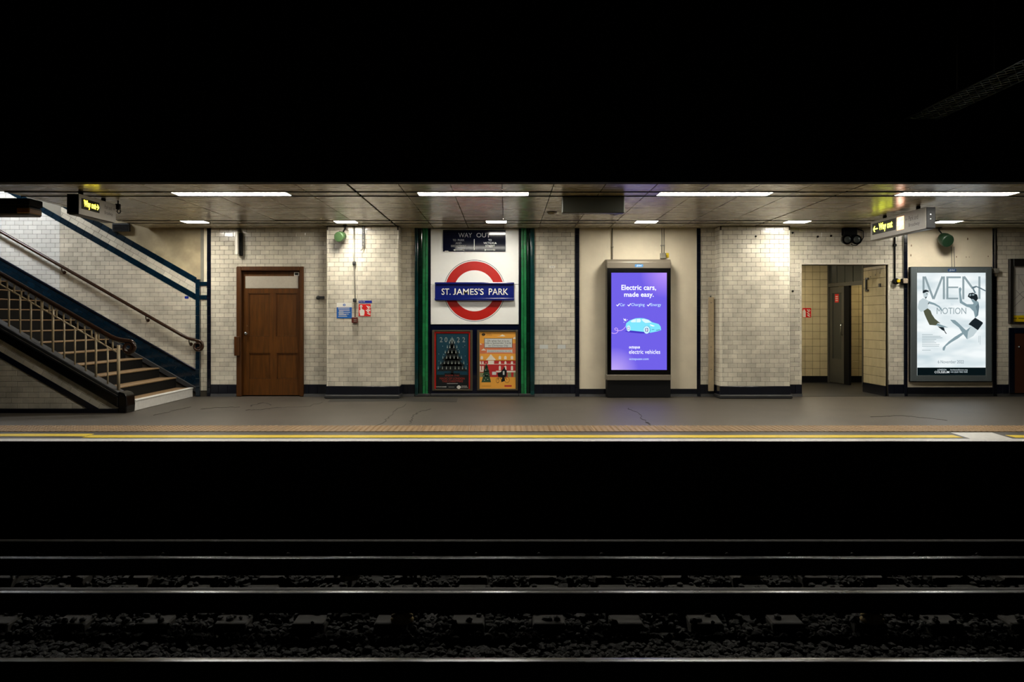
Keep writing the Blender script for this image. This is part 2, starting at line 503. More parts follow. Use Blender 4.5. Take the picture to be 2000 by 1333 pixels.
# asphalt repairs and cracks
flat('asphalt_patch', [fl(520, 834)[:2], fl(560, 786)[:2], fl(640, 782)[:2], fl(800, 783)[:2], fl(850, 800)[:2], fl(838, 833)[:2]], M_ASPH, t=0.0015)
flat('asphalt_patch', [fl(640, 786)[:2], fl(648, 778)[:2], fl(800, 778)[:2], fl(894, 779)[:2], fl(892, 786)[:2], fl(780, 784)[:2]], M_ASPH2, t=0.003)
def crack(pts, wd=0.006):
    q0 = [Vector(fl(*p)) for p in pts]; q = [q0[0]]; b = MB()
    for a, c in zip(q0, q0[1:]):
        for i in range(1, 9): q.append(a.lerp(c, i / 8) + Vector((rng.uniform(-.03, .03), rng.uniform(-.06, .06), 0)))
    for i in range(len(q) - 1):
        a, c = q[i], q[i + 1]; d = (c - a).normalized(); nn = Vector((-d.y, d.x, 0)) * wd * rng.uniform(0.2, 0.9)
        b.prism([a + nn + Vector((0, 0, .004)), c + nn + Vector((0, 0, .004)), c - nn + Vector((0, 0, .004)), a - nn + Vector((0, 0, .004))], (0, 0, -.004))
    b.build('crack', M_CRACK, floor)
crack([(392, 800), (420, 797), (470, 796)]); crack([(488, 794), (505, 789), (515, 787), (530, 792)], .012); crack([(480, 802), (510, 801), (540, 797), (600, 795), (630, 786)])
crack([(800, 828), (806, 815), (820, 804), (840, 800)]); crack([(1228, 798), (1245, 808), (1262, 824), (1272, 833)], .008)
crack([(735, 836), (760, 815), (790, 790)], .005); crack([(1700, 815), (1760, 812), (1850, 822)], .006); crack([(300, 812), (340, 803), (372, 795)], .006)
# tactile paving
tY0, tY1 = floorY(844.2), floorY(832.6)
slab = 0.4
sb = MB(); sb.box(-slab / 2 + .002, slab / 2 - .002, tY0, tY1, -0.0, 0.006)
nb, dp = 6, tY1 - tY0
for i in range(nb):
    for j in range(8):
        cx = -slab / 2 + slab * (i + .5) / nb; cy = tY0 + dp * (j + .5) / 8
        n = len(sb.v)
        for r, z in ((0.019, 0.006), (0.011, 0.0115)):
            for k in range(6):
                a = math.pi / 3 * k
                sb.v.append((cx + r * math.cos(a), cy + r * math.sin(a), z))
        for k in range(6): sb.face((n + k, n + (k + 1) % 6, n + 6 + (k + 1) % 6, n + 6 + k))
        sb.face([n + 6 + k for k in range(6)])
first = sb.build('tactile_slab', M_BUFF, floor)
k0 = -24
WL[first] = WL[first] + Vector((k0 * slab, 0, 0)); first.location.x += k0 * slab
for k in range(k0 + 1, 26):
    o = bpy.data.objects.new('tactile_slab', first.data)
    p = WL[first] + Vector(((k - k0) * slab, 0, 0))
    _link(o, floor, p)

wp = tag(MB().box(-12, 12, 9.13, 9.4, -1.4, -0.11).build('wall_platform', M_CONC), 'sooty concrete platform face below the white edge line', 'wall', kind='structure')
M_GREYC = mat('grimy_bracket', (44, 42, 36), .8, noise=.3, nscale=8)
for x, zt_, zb_ in ((-5.1, -.12, -.26), (-.52, -.30, -.40), (-.38, -.28, -.36), (1.4, -.30, -.38), (4.1, -.28, -.34)):
    box('cable_bracket', x, x + .11, 9.06, 9.13, zb_, zt_, M_GREYC, wp, .01)

# ------------------------------------------------------------------ ceiling
ceil = thing('ceiling', 'low ceiling of satin metal panels above the platform', 'ceiling', (0, 12, ZC), kind='structure')
XL = -6.0
rows = [(9.55, 10.18), (10.205, 10.53), (10.555, 11.667), (11.675, 13.13), (13.155, 13.48), (13.505, YW)]
PWID = 0.585; X0 = -1.81
near = [(341, 565), (816, 1033), (1285, 1505), (1755, 1981)]
far = [(357, 404), (654, 697), (949, 990), (1241, 1284), (1534, 1580), (1828, 1874)]
ycn = (rows[1][0] + rows[1][1]) / 2; ycf = (rows[4][0] + rows[4][1]) / 2
near = [(PX(a, ycn), PX(c, ycn)) for a, c in near]; far = [(PX(a, ycf), PX(c, ycf)) for a, c in far]
rng = random.Random(11)
cm = {}
def cpanel(xa, xb, ya, yb):
    g = 0.004
    wd, dp = xb - xa - 2 * g, yb - ya
    key = (round(wd, 3), round(dp, 3))
    if key not in cm:
        v, f = tile_geo([(-wd / 2, -dp / 2), (wd / 2, -dp / 2), (wd / 2, dp / 2), (-wd / 2, dp / 2)], 0.018, 0.0025)
        me = bpy.data.meshes.new('ceiling_panel')
        me.from_pydata([(a, c2, -h) for a, c2, h in v], [], [q[::-1] for q in f]); me.materials.append(M_PANEL); cm[key] = me
    o = bpy.data.objects.new('ceiling_panel', cm[key])
    _link(o, ceil, ((xa + xb) / 2, (ya + yb) / 2, ZC + 0.018))
    o.rotation_euler = (math.radians(rng.uniform(-.22, .22)), math.radians(rng.uniform(-.22, .22)), 0)
for ri, (ya, yb) in enumerate(rows):
    cut = near if ri == 1 else far if ri == 4 else []
    for k in range(-16, 21):
        xa = X0 + PWID * k; xb = xa + PWID
        if k % 10 == 0: xa += 0.018            # wide expansion joint every ten panels
        if xb > 10.4: continue
        if ri >= 1 and xb <= XL + .02: continue
        if ri >= 1: xa = max(xa, XL)
        if xb - xa < 0.08: continue
        spans = [(xa, xb)]
        for ca, cb in cut:
            nn = []
            for s0, s1 in spans:
                if cb <= s0 or ca >= s1: nn.append((s0, s1)); continue
                if ca - s0 > 0.03: nn.append((s0, ca))
                if s1 - cb > 0.03: nn.append((cb, s1))
            spans = nn
        for s0, s1 in spans: cpanel(s0, s1, ya, yb)
for y in ((rows[0][1] + rows[1][0]) / 2, (rows[1][1] + rows[2][0]) / 2, (rows[3][1] + rows[4][0]) / 2, (rows[4][1] + rows[5][0]) / 2):
    box('joint_bar', XL, 10.4, y - .007, y + .007, ZC - .009 if y < 12 else ZC - .007, ZC + .02, M_BLACKM, ceil)
cb = MB(); cb.box(XL, 10.4, 9.55, YW + .2, ZC + 0.03, ZC + 0.12); cb.box(-11.5, XL, 9.55, 10.19, ZC + 0.03, ZC + 0.12)
cb.build('ceiling_deck', M_GAP, ceil)
def lamp(label, x0, x1, ya, yb, em, group):
    t = thing('ceiling_light', label, 'ceiling light', ((x0 + x1) / 2, (ya + yb) / 2, ZC), group)
    cut_ = 0.0
    dif = MB(); dif.box(x0 + .008, x1 - .008, ya + .008, yb - .008, ZC - 0.001, ZC + 0.004); dif.build('diffuser', em, t)
    fr = MB()
    fr.box(x0, x1, ya, ya + .008, ZC - .003, ZC + .02); fr.box(x0, x1, yb - .008, yb, ZC - .003, ZC + .02)
    fr.box(x0, x0 + .008, ya, yb, ZC - .003, ZC + .02); fr.box(x1 - .008, x1, ya, yb, ZC - .003, ZC + .02)
    fr.build('frame', M_STRIP, t)
nl = ['long recessed strip light above the stair foot and wooden door', 'long recessed strip light in front of the station name roundel', 'long recessed strip light in front of the purple advert screen', 'long recessed strip light above the hanging sign with orange symbol']
for (a, c), lb in zip(near, nl): lamp(lb, a, c, rows[1][0] + .02, rows[1][1] - .02, E_NEAR, 'long strip lights over the platform edge')
fn = ['short square downlight near the stair corner, leftmost of its row', 'short square downlight in front of the tiled pier with the green speaker', 'short square downlight above the navy direction board', 'short square downlight above the purple advert screen', 'short square downlight between tiled pier and doorway', 'short square downlight beside the hanging sign, rightmost of its row']
for (a, c), lb in zip(far, fn): lamp(lb, a, c, rows[4][0] + .02, rows[4][1] - .02, E_FAR, 'short downlights along the wall')

# canopy edge and the dark shed over the tracks
tag(MB().box(-12, 12, 9.40, 9.55, ZC - 0.012, 5.0).build('trim_1', M_SOOT), 'sooty black girder along the front edge of the ceiling', 'girder', kind='structure')
tag(MB().box(-12, 12, -3, 9.6, 5.0, 5.1).build('ceiling_shed', M_SOOT), 'black roof high over the tracks', 'roof', kind='structure')
# lattice cable tray under the roof
lt = thing('cable_tray', 'faint mesh cable tray high up in the dark at the right', 'cable tray', (4.6, 4.3, 3.49))
b = MB()
for x in (4.38, 4.56, 4.74): b.tube([(x, 2.6 * 1.667, 3.49), (x, 5.65 * 1.667, 3.49)], 0.009, 6)
n = 40
for i in range(n):
    y0 = 2.6 * 1.667 + i * (3.05 * 1.667) / n; y1 = y0 + 3.05 * 1.667 / n * 2
    for xa, xb in ((4.38, 4.56), (4.56, 4.74)):
        b.tube([(xa, y0, 3.49), (xb, min(y1, 9.42), 3.49)], 0.006, 4); b.tube([(xb, y0, 3.49), (xa, min(y1, 9.42), 3.49)], 0.006, 4)
b.build('mesh', mat('tray_steel', (96, 110, 114), .35, metal=.8), lt)
for y in (4.9, 6.6, 8.3):
    for x in (4.38, 4.74): MB().tube([(x, y, 3.49), (x, y, 5.02)], 0.006, 6).build('hanger', M_DKGREY, lt)

# ------------------------------------------------------------------ tiled walls
PU, PV = 0.1504, 0.0748
SK = 0.2
GROUT_Y = YW + 0.007
def wall_boxes(name, x0, x1, z0, z1, holes, m, y0=GROUT_Y, y1=YW + 0.25):
    b = MB(); cur = [(x0, x1, z0, z1)]
    for h in holes:
        nr = []
        for a, c, d, e in cur:
            if h[1] <= a or h[0] >= c or h[3] <= d or h[2] >= e: nr.append((a, c, d, e)); continue
            if a < h[0]: nr.append((a, h[0], d, e))
            if c > h[1]: nr.append((h[1], c, d, e))
            q0, q1 = max(a, h[0]), min(c, h[1])
            if e > h[3]: nr.append((q0, q1, h[3], e))
            if d < h[2]: nr.append((q0, q1, d, h[2]))
        cur = nr
    for a, c, d, e in cur: b.box(a, c, y0, y1, d, e)
    return b.build(name, m)
def tile_wall(name, label, x0, x1, holes=(), ph=0.0, ztop=ZC, y=None, depth=0.25, skirt=True, skip=None):
    y = YW if y is None else y
    o = wall_boxes(name, x0, x1, 0, ztop, holes, M_GROUT, y + 0.007, y + depth)
    tag(o, label, 'wall', kind='structure')
    tiles(o, [(x0, SK), (x1, SK), (x1, ztop), (x0, ztop)], (0, y + 0.007, 0), (1, 0, 0), (0, 0, 1), (0, -1, 0), PU, PV, M_TILE, ph=ph, pvh=SK, holes=holes, skip=skip)
    if skirt: skirting(o, x0, x1, y, holes)
    return o
def skirting(o, x0, x1, y, holes=()):
    tiles(o, [(x0, 0.05), (x1, 0.05), (x1, SK), (x0, SK)], (0, y + 0.007, 0), (1, 0, 0), (0, 0, 1), (0, -1, 0), PU, SK - 0.05, M_NAVY, name='skirting_tile', thick=0.016, pvh=0.05, holes=holes)
    seg = [(x0, x1)]
    for h in holes:
        seg2 = []
        for a, c in seg:
            if h[2] > 0.05 or h[1] <= a or h[0] >= c: seg2.append((a, c)); continue
            if a < h[0]: seg2.append((a, h[0]))
            if c > h[1]: seg2.append((h[1], c))
        seg = seg2
    for a, c in seg:
        MB().prism([(a, y - 0.035, 0), (a, y - 0.02, 0.045), (a, y + 0.008, 0.052), (a, y + 0.008, 0)], (c - a, 0, 0)).build('cement_fillet', M_CEM, o)

DX0, DX1, DZ = wx(462.5), wx(593.7), wz(521)
def behind_pier(P): return False
tile_wall('wall_left', 'cream tiled wall around the varnished wooden door', wx(412), PX(637, YP) + .02, [(DX0, DX1, -1, DZ)], ph=0.02)
tile_wall('wall_left_return', 'narrow cream tiled wall between green columns and the pier with notices', PX(779, YP) - .02, wx(810), ph=0.05)
tile_wall('wall_centre', 'cream tiled wall between green columns and the purple advert bay', wx(1044), wx(1123), ph=0.085)
tile_wall('wall_right_return', 'narrow cream tiled wall behind the white upright cover strip', wx(1368), PX(1406, YP) + .02, ph=0.03)
OX0, OX1, OZ = wx(1566), wx(1735), wz(517)
wr = tile_wall('wall_right', 'cream tiled wall around the open doorway to the lobby', PX(1544, YP) - .02, wx(1765), [(OX0, OX1, -1, OZ)], ph=0.06)
tile_wall('wall_far_right', 'cream tiled wall behind the framed map and brown cupboard', wx(1946), 10.4, ph=0.07)

def pier(name, label, xa, xb):
    o = MB().box(xa + .007, xb - .007, YP + .007, YW + .03, 0, ZC - .004).build(name, M_GROUT)
    tag(o, label, 'pier', kind='structure')
    r = 0.028
    tiles(o, [(xa + r, SK), (xb - r, SK), (xb - r, ZC - .01), (xa + r, ZC - .01)], (0, YP + .007, 0), (1, 0, 0), (0, 0, 1), (0, -1, 0), PU, PV, M_TILE, ph=xa + r - 0.045, pvh=SK)
    dep = YW - YP
    vis = 1 if (xa + xb) < 0 else -1
    for sd, X in ((-1, xa), (1, xb)):
        tiles(o, [(r, SK), (dep, SK), (dep, ZC - .01), (r, ZC - .01)], (X - sd * .007, YP, 0), (0, 1, 0), (0, 0, 1), (sd, 0, 0), PU, PV, M_TILE, name='side_tile', ph=r - 0.05, pvh=SK, maxn=300 if sd == vis else 0)
        # quarter-round corner pieces, one to each course
        me = None; k = 0
        while SK + (k + 1) * PV <= ZC:
            z0 = SK + k * PV + .0016; z1 = SK + (k + 1) * PV - .0016
            if me is None:
                b = MB(); cx = -sd * r
                arc = [(cx + sd * r * math.sin(a), r - r * math.cos(a)) for a in [math.pi / 2 * i / 6 for i in range(7)]]
                pts = [(cx, 0.012)] + [(cx, 0.0)] + arc[1:-1] + [(0.0, r), (-sd * .012, r)]
                h = z1 - z0
                b.prism([(p[0], p[1], -h / 2) for p in pts], (0, 0, h)); 
                ob = b.build('corner_tile', M_BULL, o, origin=(0, 0, 0))
                ob.location = Vector((X, YP, (z0 + z1) / 2)) - WL[o]; WL[ob] = Vector((X, YP, (z0 + z1) / 2)); me = ob.data
            else:
                _link(bpy.data.objects.new('corner_tile', me), o, (X, YP, (z0 + z1) / 2))
            k += 1
    box('skirting', xa - .004, xb + .004, YP - .006, YW, 0.05, SK, M_NAVY, o, 0.008)
    box('base_step', xa - .02, xb + .02, YP - .06, YW, 0.0, 0.062, M_CEM, o, 0.015)
    return o
P1 = (PX(637, YP), PX(779, YP)); P2 = (PX(1406, YP), PX(1544, YP))
pier('wall_pier', 'cream tiled pier carrying the blue and red fire notices', *P1)
pier('wall_pier', 'cream tiled pier between the purple advert bay and the lobby doorway', *P2)

# navy strips, cream plaster bays
def strip_col(name, label, x0, x1, z0=0.0, z1=ZC, m=None, proud=0.02):
    o = MB().box(x0, x1, YW + .004 - proud * .3, YW + .2, z0, z1).build(name, M_GROUT)
    tag(o, label, 'trim', kind='structure')
    tiles(o, [(x0, z0), (x1, z0), (x1, z1), (x0, z1)], (0, YW + .004 - proud * .3, 0), (1, 0, 0), (0, 0, 1), (0, -1, 0), x1 - x0, PU, m or M_NAVY, thick=proud * .7, bond=0, ph=x0, pvh=z0, bev=.004)
    return o
strip_col('trim_2', 'navy tiled strip beside the stair corner, running floor to ceiling', wx(404.5), wx(412))
strip_col('trim_3', 'navy tiled strip left of the purple advert bay', wx(1123), wx(1131.5))
strip_col('trim_4', 'navy tiled strip right of the purple advert bay', wx(1361), wx(1368))
strip_col('trim_5', 'navy tiled strip left of the dancers lightbox', wx(1765), wx(1772))
strip_col('trim_6', 'navy tiled strip right of the dancers lightbox', wx(1938.5), wx(1946))
def bay(name, label, x0, x1, zb, mt):
    o = MB().box(x0, x1, YW + .006, YW + .2, 0, ZC).build(name, mt)
    tag(o, label, 'wall', kind='structure')
    box('skirting', x0, x1, YW - .008, YW + .01, .045, zb, M_NAVY, o, .004)
    MB().prism([(x0, YW - 0.035, 0), (x0, YW - 0.02, 0.04), (x0, YW + 0.006, 0.048), (x0, YW + 0.006, 0)], (x1 - x0, 0, 0)).build('cement_fillet', M_CEM, o)
    return o
bay('wall_advert_bay', 'smooth cream plaster bay behind the purple advert screen', wx(1131.5), wx(1361), wz(760), M_PLASTER)
lb = bay('wall_lightbox_bay', 'patched cream plaster bay behind the dancers lightbox', wx(1772), wx(1938.5), wz(757), M_PLASTER)
f = pxface(YW + .006)
for cx, cy, r in ((1780, 480, 2.0), (1779, 499, 2.2), (1868, 502, 1.6), (1887, 502.5, 1.2), (1893, 502.5, 1.0), (1930, 501, 1.4), (1890, 467, 2.2)):
    f.poly('stain', ell(cx, cy, r * .55, r * 1.1, 10), M_STAIN, lb, n=0, t=.0012)
for xs_ in (1858, 1863): f.polys('cable', [stroke((xs_, 482), (xs_ + 1, 522), 1.2)], M_GREYPL, lb, n=0, t=.006)

# centre bay with green columns
cbay = tag(MB().box(wx(836), wx(1018), YW + .012, YW + .2, 0, ZC).build('wall_name_bay', M_NAVYE), 'navy painted bay behind the station name roundel and posters', 'wall', kind='structure')
def half_round(o, x0, x1, m, bulge, ph):
    wd = x1 - x0; h = PU - .003; n = 8; me = None; k = 0
    z = ph - PU
    while z < ZC:
        za, zb = max(z + .0015, 0.03), min(z + PU - .0015, ZC)
        z += PU
        if zb - za < .02: continue
        full = abs(zb - za - h) < 1e-6
        if full and me is not None:
            _link(bpy.data.objects.new('glazed_tile', me), o, ((x0 + x1) / 2, YW, (za + zb) / 2)); continue
        b = MB()
        e_ = .45
        pts = [(-wd / 2 + .001, .02)]
        for i in range(n + 1):
            cc, ss = math.cos(math.pi * i / n), math.sin(math.pi * i / n)
            pts.append((-(wd / 2 - .001) * math.copysign(abs(cc) ** e_, cc), -bulge * abs(ss) ** e_ + .004))
        pts.append((wd / 2 - .001, .02))
        hh = zb - za
        b.prism([(p[0], p[1], -hh / 2) for p in pts], (0, 0, hh))
        ob = b.build('glazed_tile', m, o, origin=(0, 0, 0))
        P = Vector(((x0 + x1) / 2, YW, (za + zb) / 2)); ob.location = P - WL[o]; WL[ob] = P
        if full: me = ob.data
def column(name, label, spec):
    xs_ = [s[0] for s in spec] + [s[1] for s in spec]
    o = MB().box(wx(min(xs_)), wx(max(xs_)), YW + .016, YW + .2, 0, ZC).build(name, M_GROUT)
    tag(o, label, 'column', kind='structure')
    for a, c, m, bu, ph in spec: half_round(o, wx(a), wx(c), m, bu, ph)
    box('cement_foot', wx(min(xs_)), wx(max(xs_)), YW - .045, YW + .016, 0, .05, M_CEM, o, .01)
column('trim_7', 'glazed green and teal tile column left of the roundel', [(810, 817.3, M_TEAL, .05, 0.0), (817.3, 825, M_DKGREEN, .035, .07), (825, 830.6, M_GREEN, .03, .03), (830.6, 836.2, M_GREEN, .03, .105), (836.2, 841, M_NAVY, .012, 0)])
column('trim_8', 'glazed green and teal tile column right of the roundel', [(1013, 1017.6, M_NAVY, .012, 0), (1017.6, 1023, M_GREEN, .03, .06), (1023, 1028.4, M_GREEN, .03, .135), (1028.4, 1035.2, M_DKGREEN, .035, .02), (1035.2, 1044, M_TEAL, .05, .1)])
box('cement_foot', wx(841), wx(1013), YW - .04, YW + .012, 0, .05, M_CEM, cbay, .01)

# ------------------------------------------------------------------ staircase and its walls
SL = 0.572
def zd(X): return 0.436 + SL * (-5.145 - X)           # top of the dado
xr = wx(384)
xl = -11.0
sw = MB()
sw.box(xl, xr, GROUT_Y, YW + .25, 0, 5.2)
sw = tag(sw.build('wall_stair', M_GROUT), 'cream tiled wall rising behind the staircase with blue bands', 'wall', kind='structure')
def line_z(px0, py0, X, sl=SL): return wz(py0) + sl * (wx(px0) - X)
l1c = lambda X: line_z(56.7, 394.5, X)      # centre of the lower blue band
l2c = lambda X: line_z(182.7, 433.5, X)     # centre of the upper blue band
hb = 0.052
xj = wx(116.5)
O = (0, GROUT_Y, 0)
UX, VZ, NY = (1, 0, 0), (0, 0, 1), (0, -1, 0)
tiles(sw, [(xj, zd(xj)), (xr, zd(xr)), (xr, l1c(xr) - hb), (xj, l1c(xj) - hb)], O, UX, VZ, NY, PU, PV, M_TILE, ph=xj, pvh=.02, maxn=300)
tiles(sw, [(xl, zd(xl)), (xj, zd(xj)), (xj, l1c(xj) - hb), (xl, l1c(xl) - hb)], O, UX, VZ, NY, PU, PV, M_TILEW, ph=xj, pvh=.02, maxn=200, name='upper_tile')
ang = math.atan(SL)
U2 = (math.cos(ang), 0, -math.sin(ang)); V2 = (math.sin(ang), 0, math.cos(ang))
def sloped(parent, x0, x1, za, zb, pu, pv, m, name, yy=GROUT_Y, thick=.007, maxn=300, sl=SL, cut=None):
    """tiles in courses along the slope; za, zb give the lower and upper line at X"""
    a = math.atan(sl)
    u = Vector((math.cos(a), 0, -math.sin(a))); v = Vector((math.sin(a), 0, math.cos(a)))
    Oz = Vector((x0, yy, za(x0)))
    def uv(X, Z): d = Vector((X, yy, Z)) - Oz; return (d.dot(u), d.dot(v))
    pts = cut or [(x0, za(x0)), (x1, za(x1)), (x1, zb(x1)), (x0, zb(x0))]
    tiles(parent, [uv(*p) for p in pts], Oz, u, v, NY, pu, pv, m, name=name, thick=thick, maxn=maxn)
sloped(sw, xl, xr, lambda X: l1c(X) - hb, lambda X: l1c(X) + hb, PU, 2 * hb * math.cos(ang), M_BLUE, 'blue_band_tile', thick=.014)
x12 = wx(119)
sloped(sw, x12, xr, lambda X: l2c(X) - hb, lambda X: l2c(X) + hb, PU, 2 * hb * math.cos(ang), M_BLUE, 'blue_band_tile', thick=.014)
gap = (l2c(0) - hb - l1c(0) - hb) * math.cos(ang)
sloped(sw, x12, xr, lambda X: l1c(X) + hb, lambda X: l2c(X) - hb, PU, gap / 2, M_TILE, 'sloping_tile')
MB().xz([(x12, l2c(x12) + hb), (xr, l2c(xr) + hb), (xr, 5.2), (x12, 5.2)], YW + .002, GROUT_Y).build('plaster', M_PLASTER2, sw)
MB().xz([(xl, l1c(xl) + hb), (x12, l1c(x12) + hb), (x12, 5.2 + 2), (xl, 5.2 + 2)], YW + .002, GROUT_Y).build('plaster', M_GREYPL, sw)
dth = 0.30
sloped(sw, xl, xr, lambda X: zd(X) - dth, lambda X: zd(X) - .035, PU, (dth - .035) * math.cos(ang) / 3, M_BLUE, 'dado_tile', thick=.016, maxn=300)
MB().xz([(xl, zd(xl) - .035), (xr, zd(xr) - .035), (xr, zd(xr)), (xl, zd(xl))], YW - .025, GROUT_Y).build('dado_moulding', M_NAVY, sw, .006)
MB().xz([(xl, zd(xl) - dth - .09), (xr, zd(xr) - dth - .09), (xr, zd(xr) - dth), (xl, zd(xl) - dth)], YW - .03, GROUT_Y).build('stair_string', M_CEM, sw, .006)

# corner columns and the narrow strip
strip_col('trim_9', 'short navy tiled column where the stair bands end', wx(384), wx(392), 0, wz(546), M_BLUE, proud=.06)
ns = MB().box(wx(392), wx(404.5), GROUT_Y, YW + .2, 0, ZC).build('wall_corner', M_GROUT)
tag(ns, 'narrow strip of cream tiles and plaster beside the stair corner', 'wall', kind='structure')
tiles(ns, [(wx(392), .1), (wx(404.5), .1), (wx(404.5), wz(551)), (wx(392), wz(551))], O, UX, VZ, NY, PU * .6, PV, M_TILE, ph=wx(392), pvh=.02, holes=[(wx(392), wx(404.5), wz(585), wz(577))])
box('blue_block', wx(392), wx(404.5), YW - .02, YW + .01, wz(558.5), wz(551), M_BLUE, ns, .004)
box('blue_block', wx(392), wx(404.5), YW - .02, YW + .01, wz(585), wz(577), M_BLUE, ns, .004)
box('plaster', wx(392), wx(398), YW - .01, YW + .01, wz(551), ZC, M_GREYPL, ns, .003)
box('plaster', wx(398), wx(404.5), YW, YW + .01, wz(551), ZC, M_PLASTER, ns, .003)
box('plaster', wx(384), wx(392), YW + .001, YW + .01, wz(546), ZC, M_PLASTER2, ns)
tag(box('wall_sign', wx(361), wx(368.5), YW - .008, YW - .001, wz(583.5), wz(579), M_LBLUE), 'tiny blue and white wall plate near the stair handrail end', 'sign')

# steps
YS0, YS1 = 11.98, YW - .06
st = thing('staircase', 'staircase rising to the left behind the cream balustrade', 'stairs', (-5.22, 13, 0))
XS, GO, RI = -5.22, 0.28, 0.16
for k in range(19):
    x1 = XS - k * GO; x0 = x1 - GO - .02; z1 = RI * (k + 1) - (0.01 if k == 0 else 0)
    s = MB().box(x0, x1, YS0, YS1, max(0, z1 - RI * 2.2) if k else 0.0, z1).build('step', M_RISER if k else M_WHITE, st, 0.008 if k == 0 else 0)
    box('tread', x0, x1 - .055, YS0, YS1, z1, z1 + .004, M_TREAD, s)
    box('nosing', x1 - .055, x1 + .012, YS0 + .01, YS1 - .01, z1 - .012, z1 + .006, M_TREAD if k else M_WHITE, s, .003)

# parapet
YA, YB = 11.72, 11.97
sA = F / YA
def pt(X): return 0.22 + 0.58 * (-5.323 - X)          # top of the dark moulding
pe = -5.33
pw = MB(); pw.xz([(-10.0, 0), (pe, 0), (pe, pt(pe)), (-10.0, pt(-10.0))], YA + .007, YB)
pw = tag(pw.build('wall_parapet', M_GROUT), 'tiled parapet under the cream stair balustrade with dark sloping bands', 'wall', kind='structure')
m0, m1, m2, m3 = 0.0, 0.15, 0.15 + 2 * PV / math.cos(math.atan(.58)), 0.0
m3 = m2 + 0.088
def ln(d): return lambda X: pt(X) - d
zk = 0.06
def xcross(d): return -5.323 - (zk + d - 0.22) / 0.58     # where the line d below the top meets the skirting
MB().xz([(-10, pt(-10) - m1), (pe, pt(pe) - m1), (pe, pt(pe)), (-10, pt(-10))], YA - .03, YA + .02).build('sloping_moulding', M_BLACK, pw, .012)
MB().xz([(-10, pt(-10)), (pe, pt(pe)), (pe, pt(pe) + .05), (-10, pt(-10) + .05)], YA + .03, YB - .02).build('sill', M_CEM, pw, .008)
sloped(pw, -9.0, xcross(m1), ln(m2), ln(m1), PU, PV, M_TILE, 'sloping_tile', yy=YA + .007, sl=.58, cut=[(-9.0, pt(-9) - m2), (xcross(m2), zk), (xcross(m1), zk), (-9.0, pt(-9) - m1)])
MB().xz([(-10, pt(-10) - m3), (xcross(m3), zk), (xcross(m2), zk), (-10, pt(-10) - m2)], YA - .008, YA + .01).build('sloping_band', M_NAVY, pw, .004)
tiles(pw, [(-9.0, zk), (xcross(m3), zk), (-9.0, pt(-9.0) - m3)], (0, YA + .007, 0), UX, VZ, NY, PU, PV, M_TILE, ph=.04, pvh=zk)
box('skirting', -10, pe, YA - .012, YA + .01, 0, zk, M_NAVY, pw, .004)
MB().xz([(pe, 0), (-5.215, 0), (-5.205, .10), (-5.215, .235), (-5.25, .275), (pe, .30)], YA - .03, YB).build('end_block', M_BLACK, pw, .02, seg=2)

# balustrade
YBAL = 11.845
ba = thing('stair_balustrade', 'cream painted iron balustrade with dark scrolled handrail on the parapet', 'balustrade', (-5.4, YBAL, .3))
hz = lambda X: 1.069 + SL * (-5.54 - X)
lz = lambda X: 0.837 + 0.5806 * (-5.419 - X)
path = [(X, YBAL, hz(X)) for X in (-9.0, -7.5, -6.5, -5.8, -5.6)] + [(-5.5, YBAL, 1.048), (-5.43, YBAL, 1.016), (-5.36, YBAL, .997), (-5.30, YBAL, .988)]
cx, cz = -5.252, .895
for i in range(0, 34):
    a = math.radians(95 - i * 17); r = .092 - .0019 * i
    path.append((cx + r * math.cos(a), YBAL, cz + r * math.sin(a)))
MB().tube(path, [.034] * 9 + [.032 - .0005 * i for i in range(34)], 12).build('handrail', M_RAILB, ba)
MB().tube([(-9, YBAL, lz(-9)), (-5.4, YBAL, lz(-5.4))], .011, 8).build('lower_rail', M_CREAMP, ba)
xb = [(x - 990) / 140.8 for x in (17, 39, 60, 81, 103, 125, 146, 167, 187, 210)]
xb = [xb[0] - .151 * i for i in range(9, 0, -1)] + xb
for i, X in enumerate(xb):
    tall = (len(xb) - 1 - i) % 5 == 1 or (len(xb) - 1 - i) == 5
    zt = hz(X) - .02 if tall else lz(X)
    MB().tube([(X, YBAL, pt(X) + .045), (X, YBAL, zt)], .017 if tall else .0125, 8).build('baluster', M_CREAMP, ba)
X = -5.47
while X > -8.6:
    MB().tube([(X, YBAL, lz(X)), (X, YBAL, hz(X) - .02)], .011, 6).build('short_baluster', M_CREAMP, ba)
    X -= .0976
MB().tube([(-5.39, YBAL, pt(-5.39) + .04), (-5.39, YBAL, .93)], .022, 10).build('newel', M_CREAMP, ba)

# wall handrail
YH = YW - .10
wh = thing('wall_handrail', 'dark bronze handrail on the stair wall ending in a scroll', 'handrail', (-5.3, YH, .9))
sH = F / YH
def hp(x, y): return ((x - VX) / sH, YH, EYE + (VY - y) / sH)
path = [hp(-260, 305.5), hp(0, 452), hp(155, 540.5), hp(311, 630), hp(355, 655)] + [hp(366, 660.5), hp(374, 663), hp(381, 664)]
cx, _, cz = hp(386.5, 676.5)
for i in range(30):
    a = math.radians(100 - i * 20); r = .093 - .0022 * i
    path.append((cx + r * math.cos(a), YH, cz + r * math.sin(a)))
MB().tube(path, [.027] * 8 + [.025 - .0004 * i for i in range(30)], 12).build('rail', M_RAILB, wh)
for x, y in ((120, 523), (284.5, 617), (369, 664)):
    a = Vector(hp(x, y)); b_ = MB()
    b_.tube([a + Vector((0, 0, -.01)), a + Vector((0, .02, -.06)), a + Vector((0, .06, -.075)), Vector((a.x, YW - .002, a.z - .075))], .009, 8)
    b_.lathe([(.03, 0), (.03, .008)], (a.x, YW - .009, a.z - .075), (0, 1, 0), 12)
    b_.build('bracket', M_RAILB, wh)

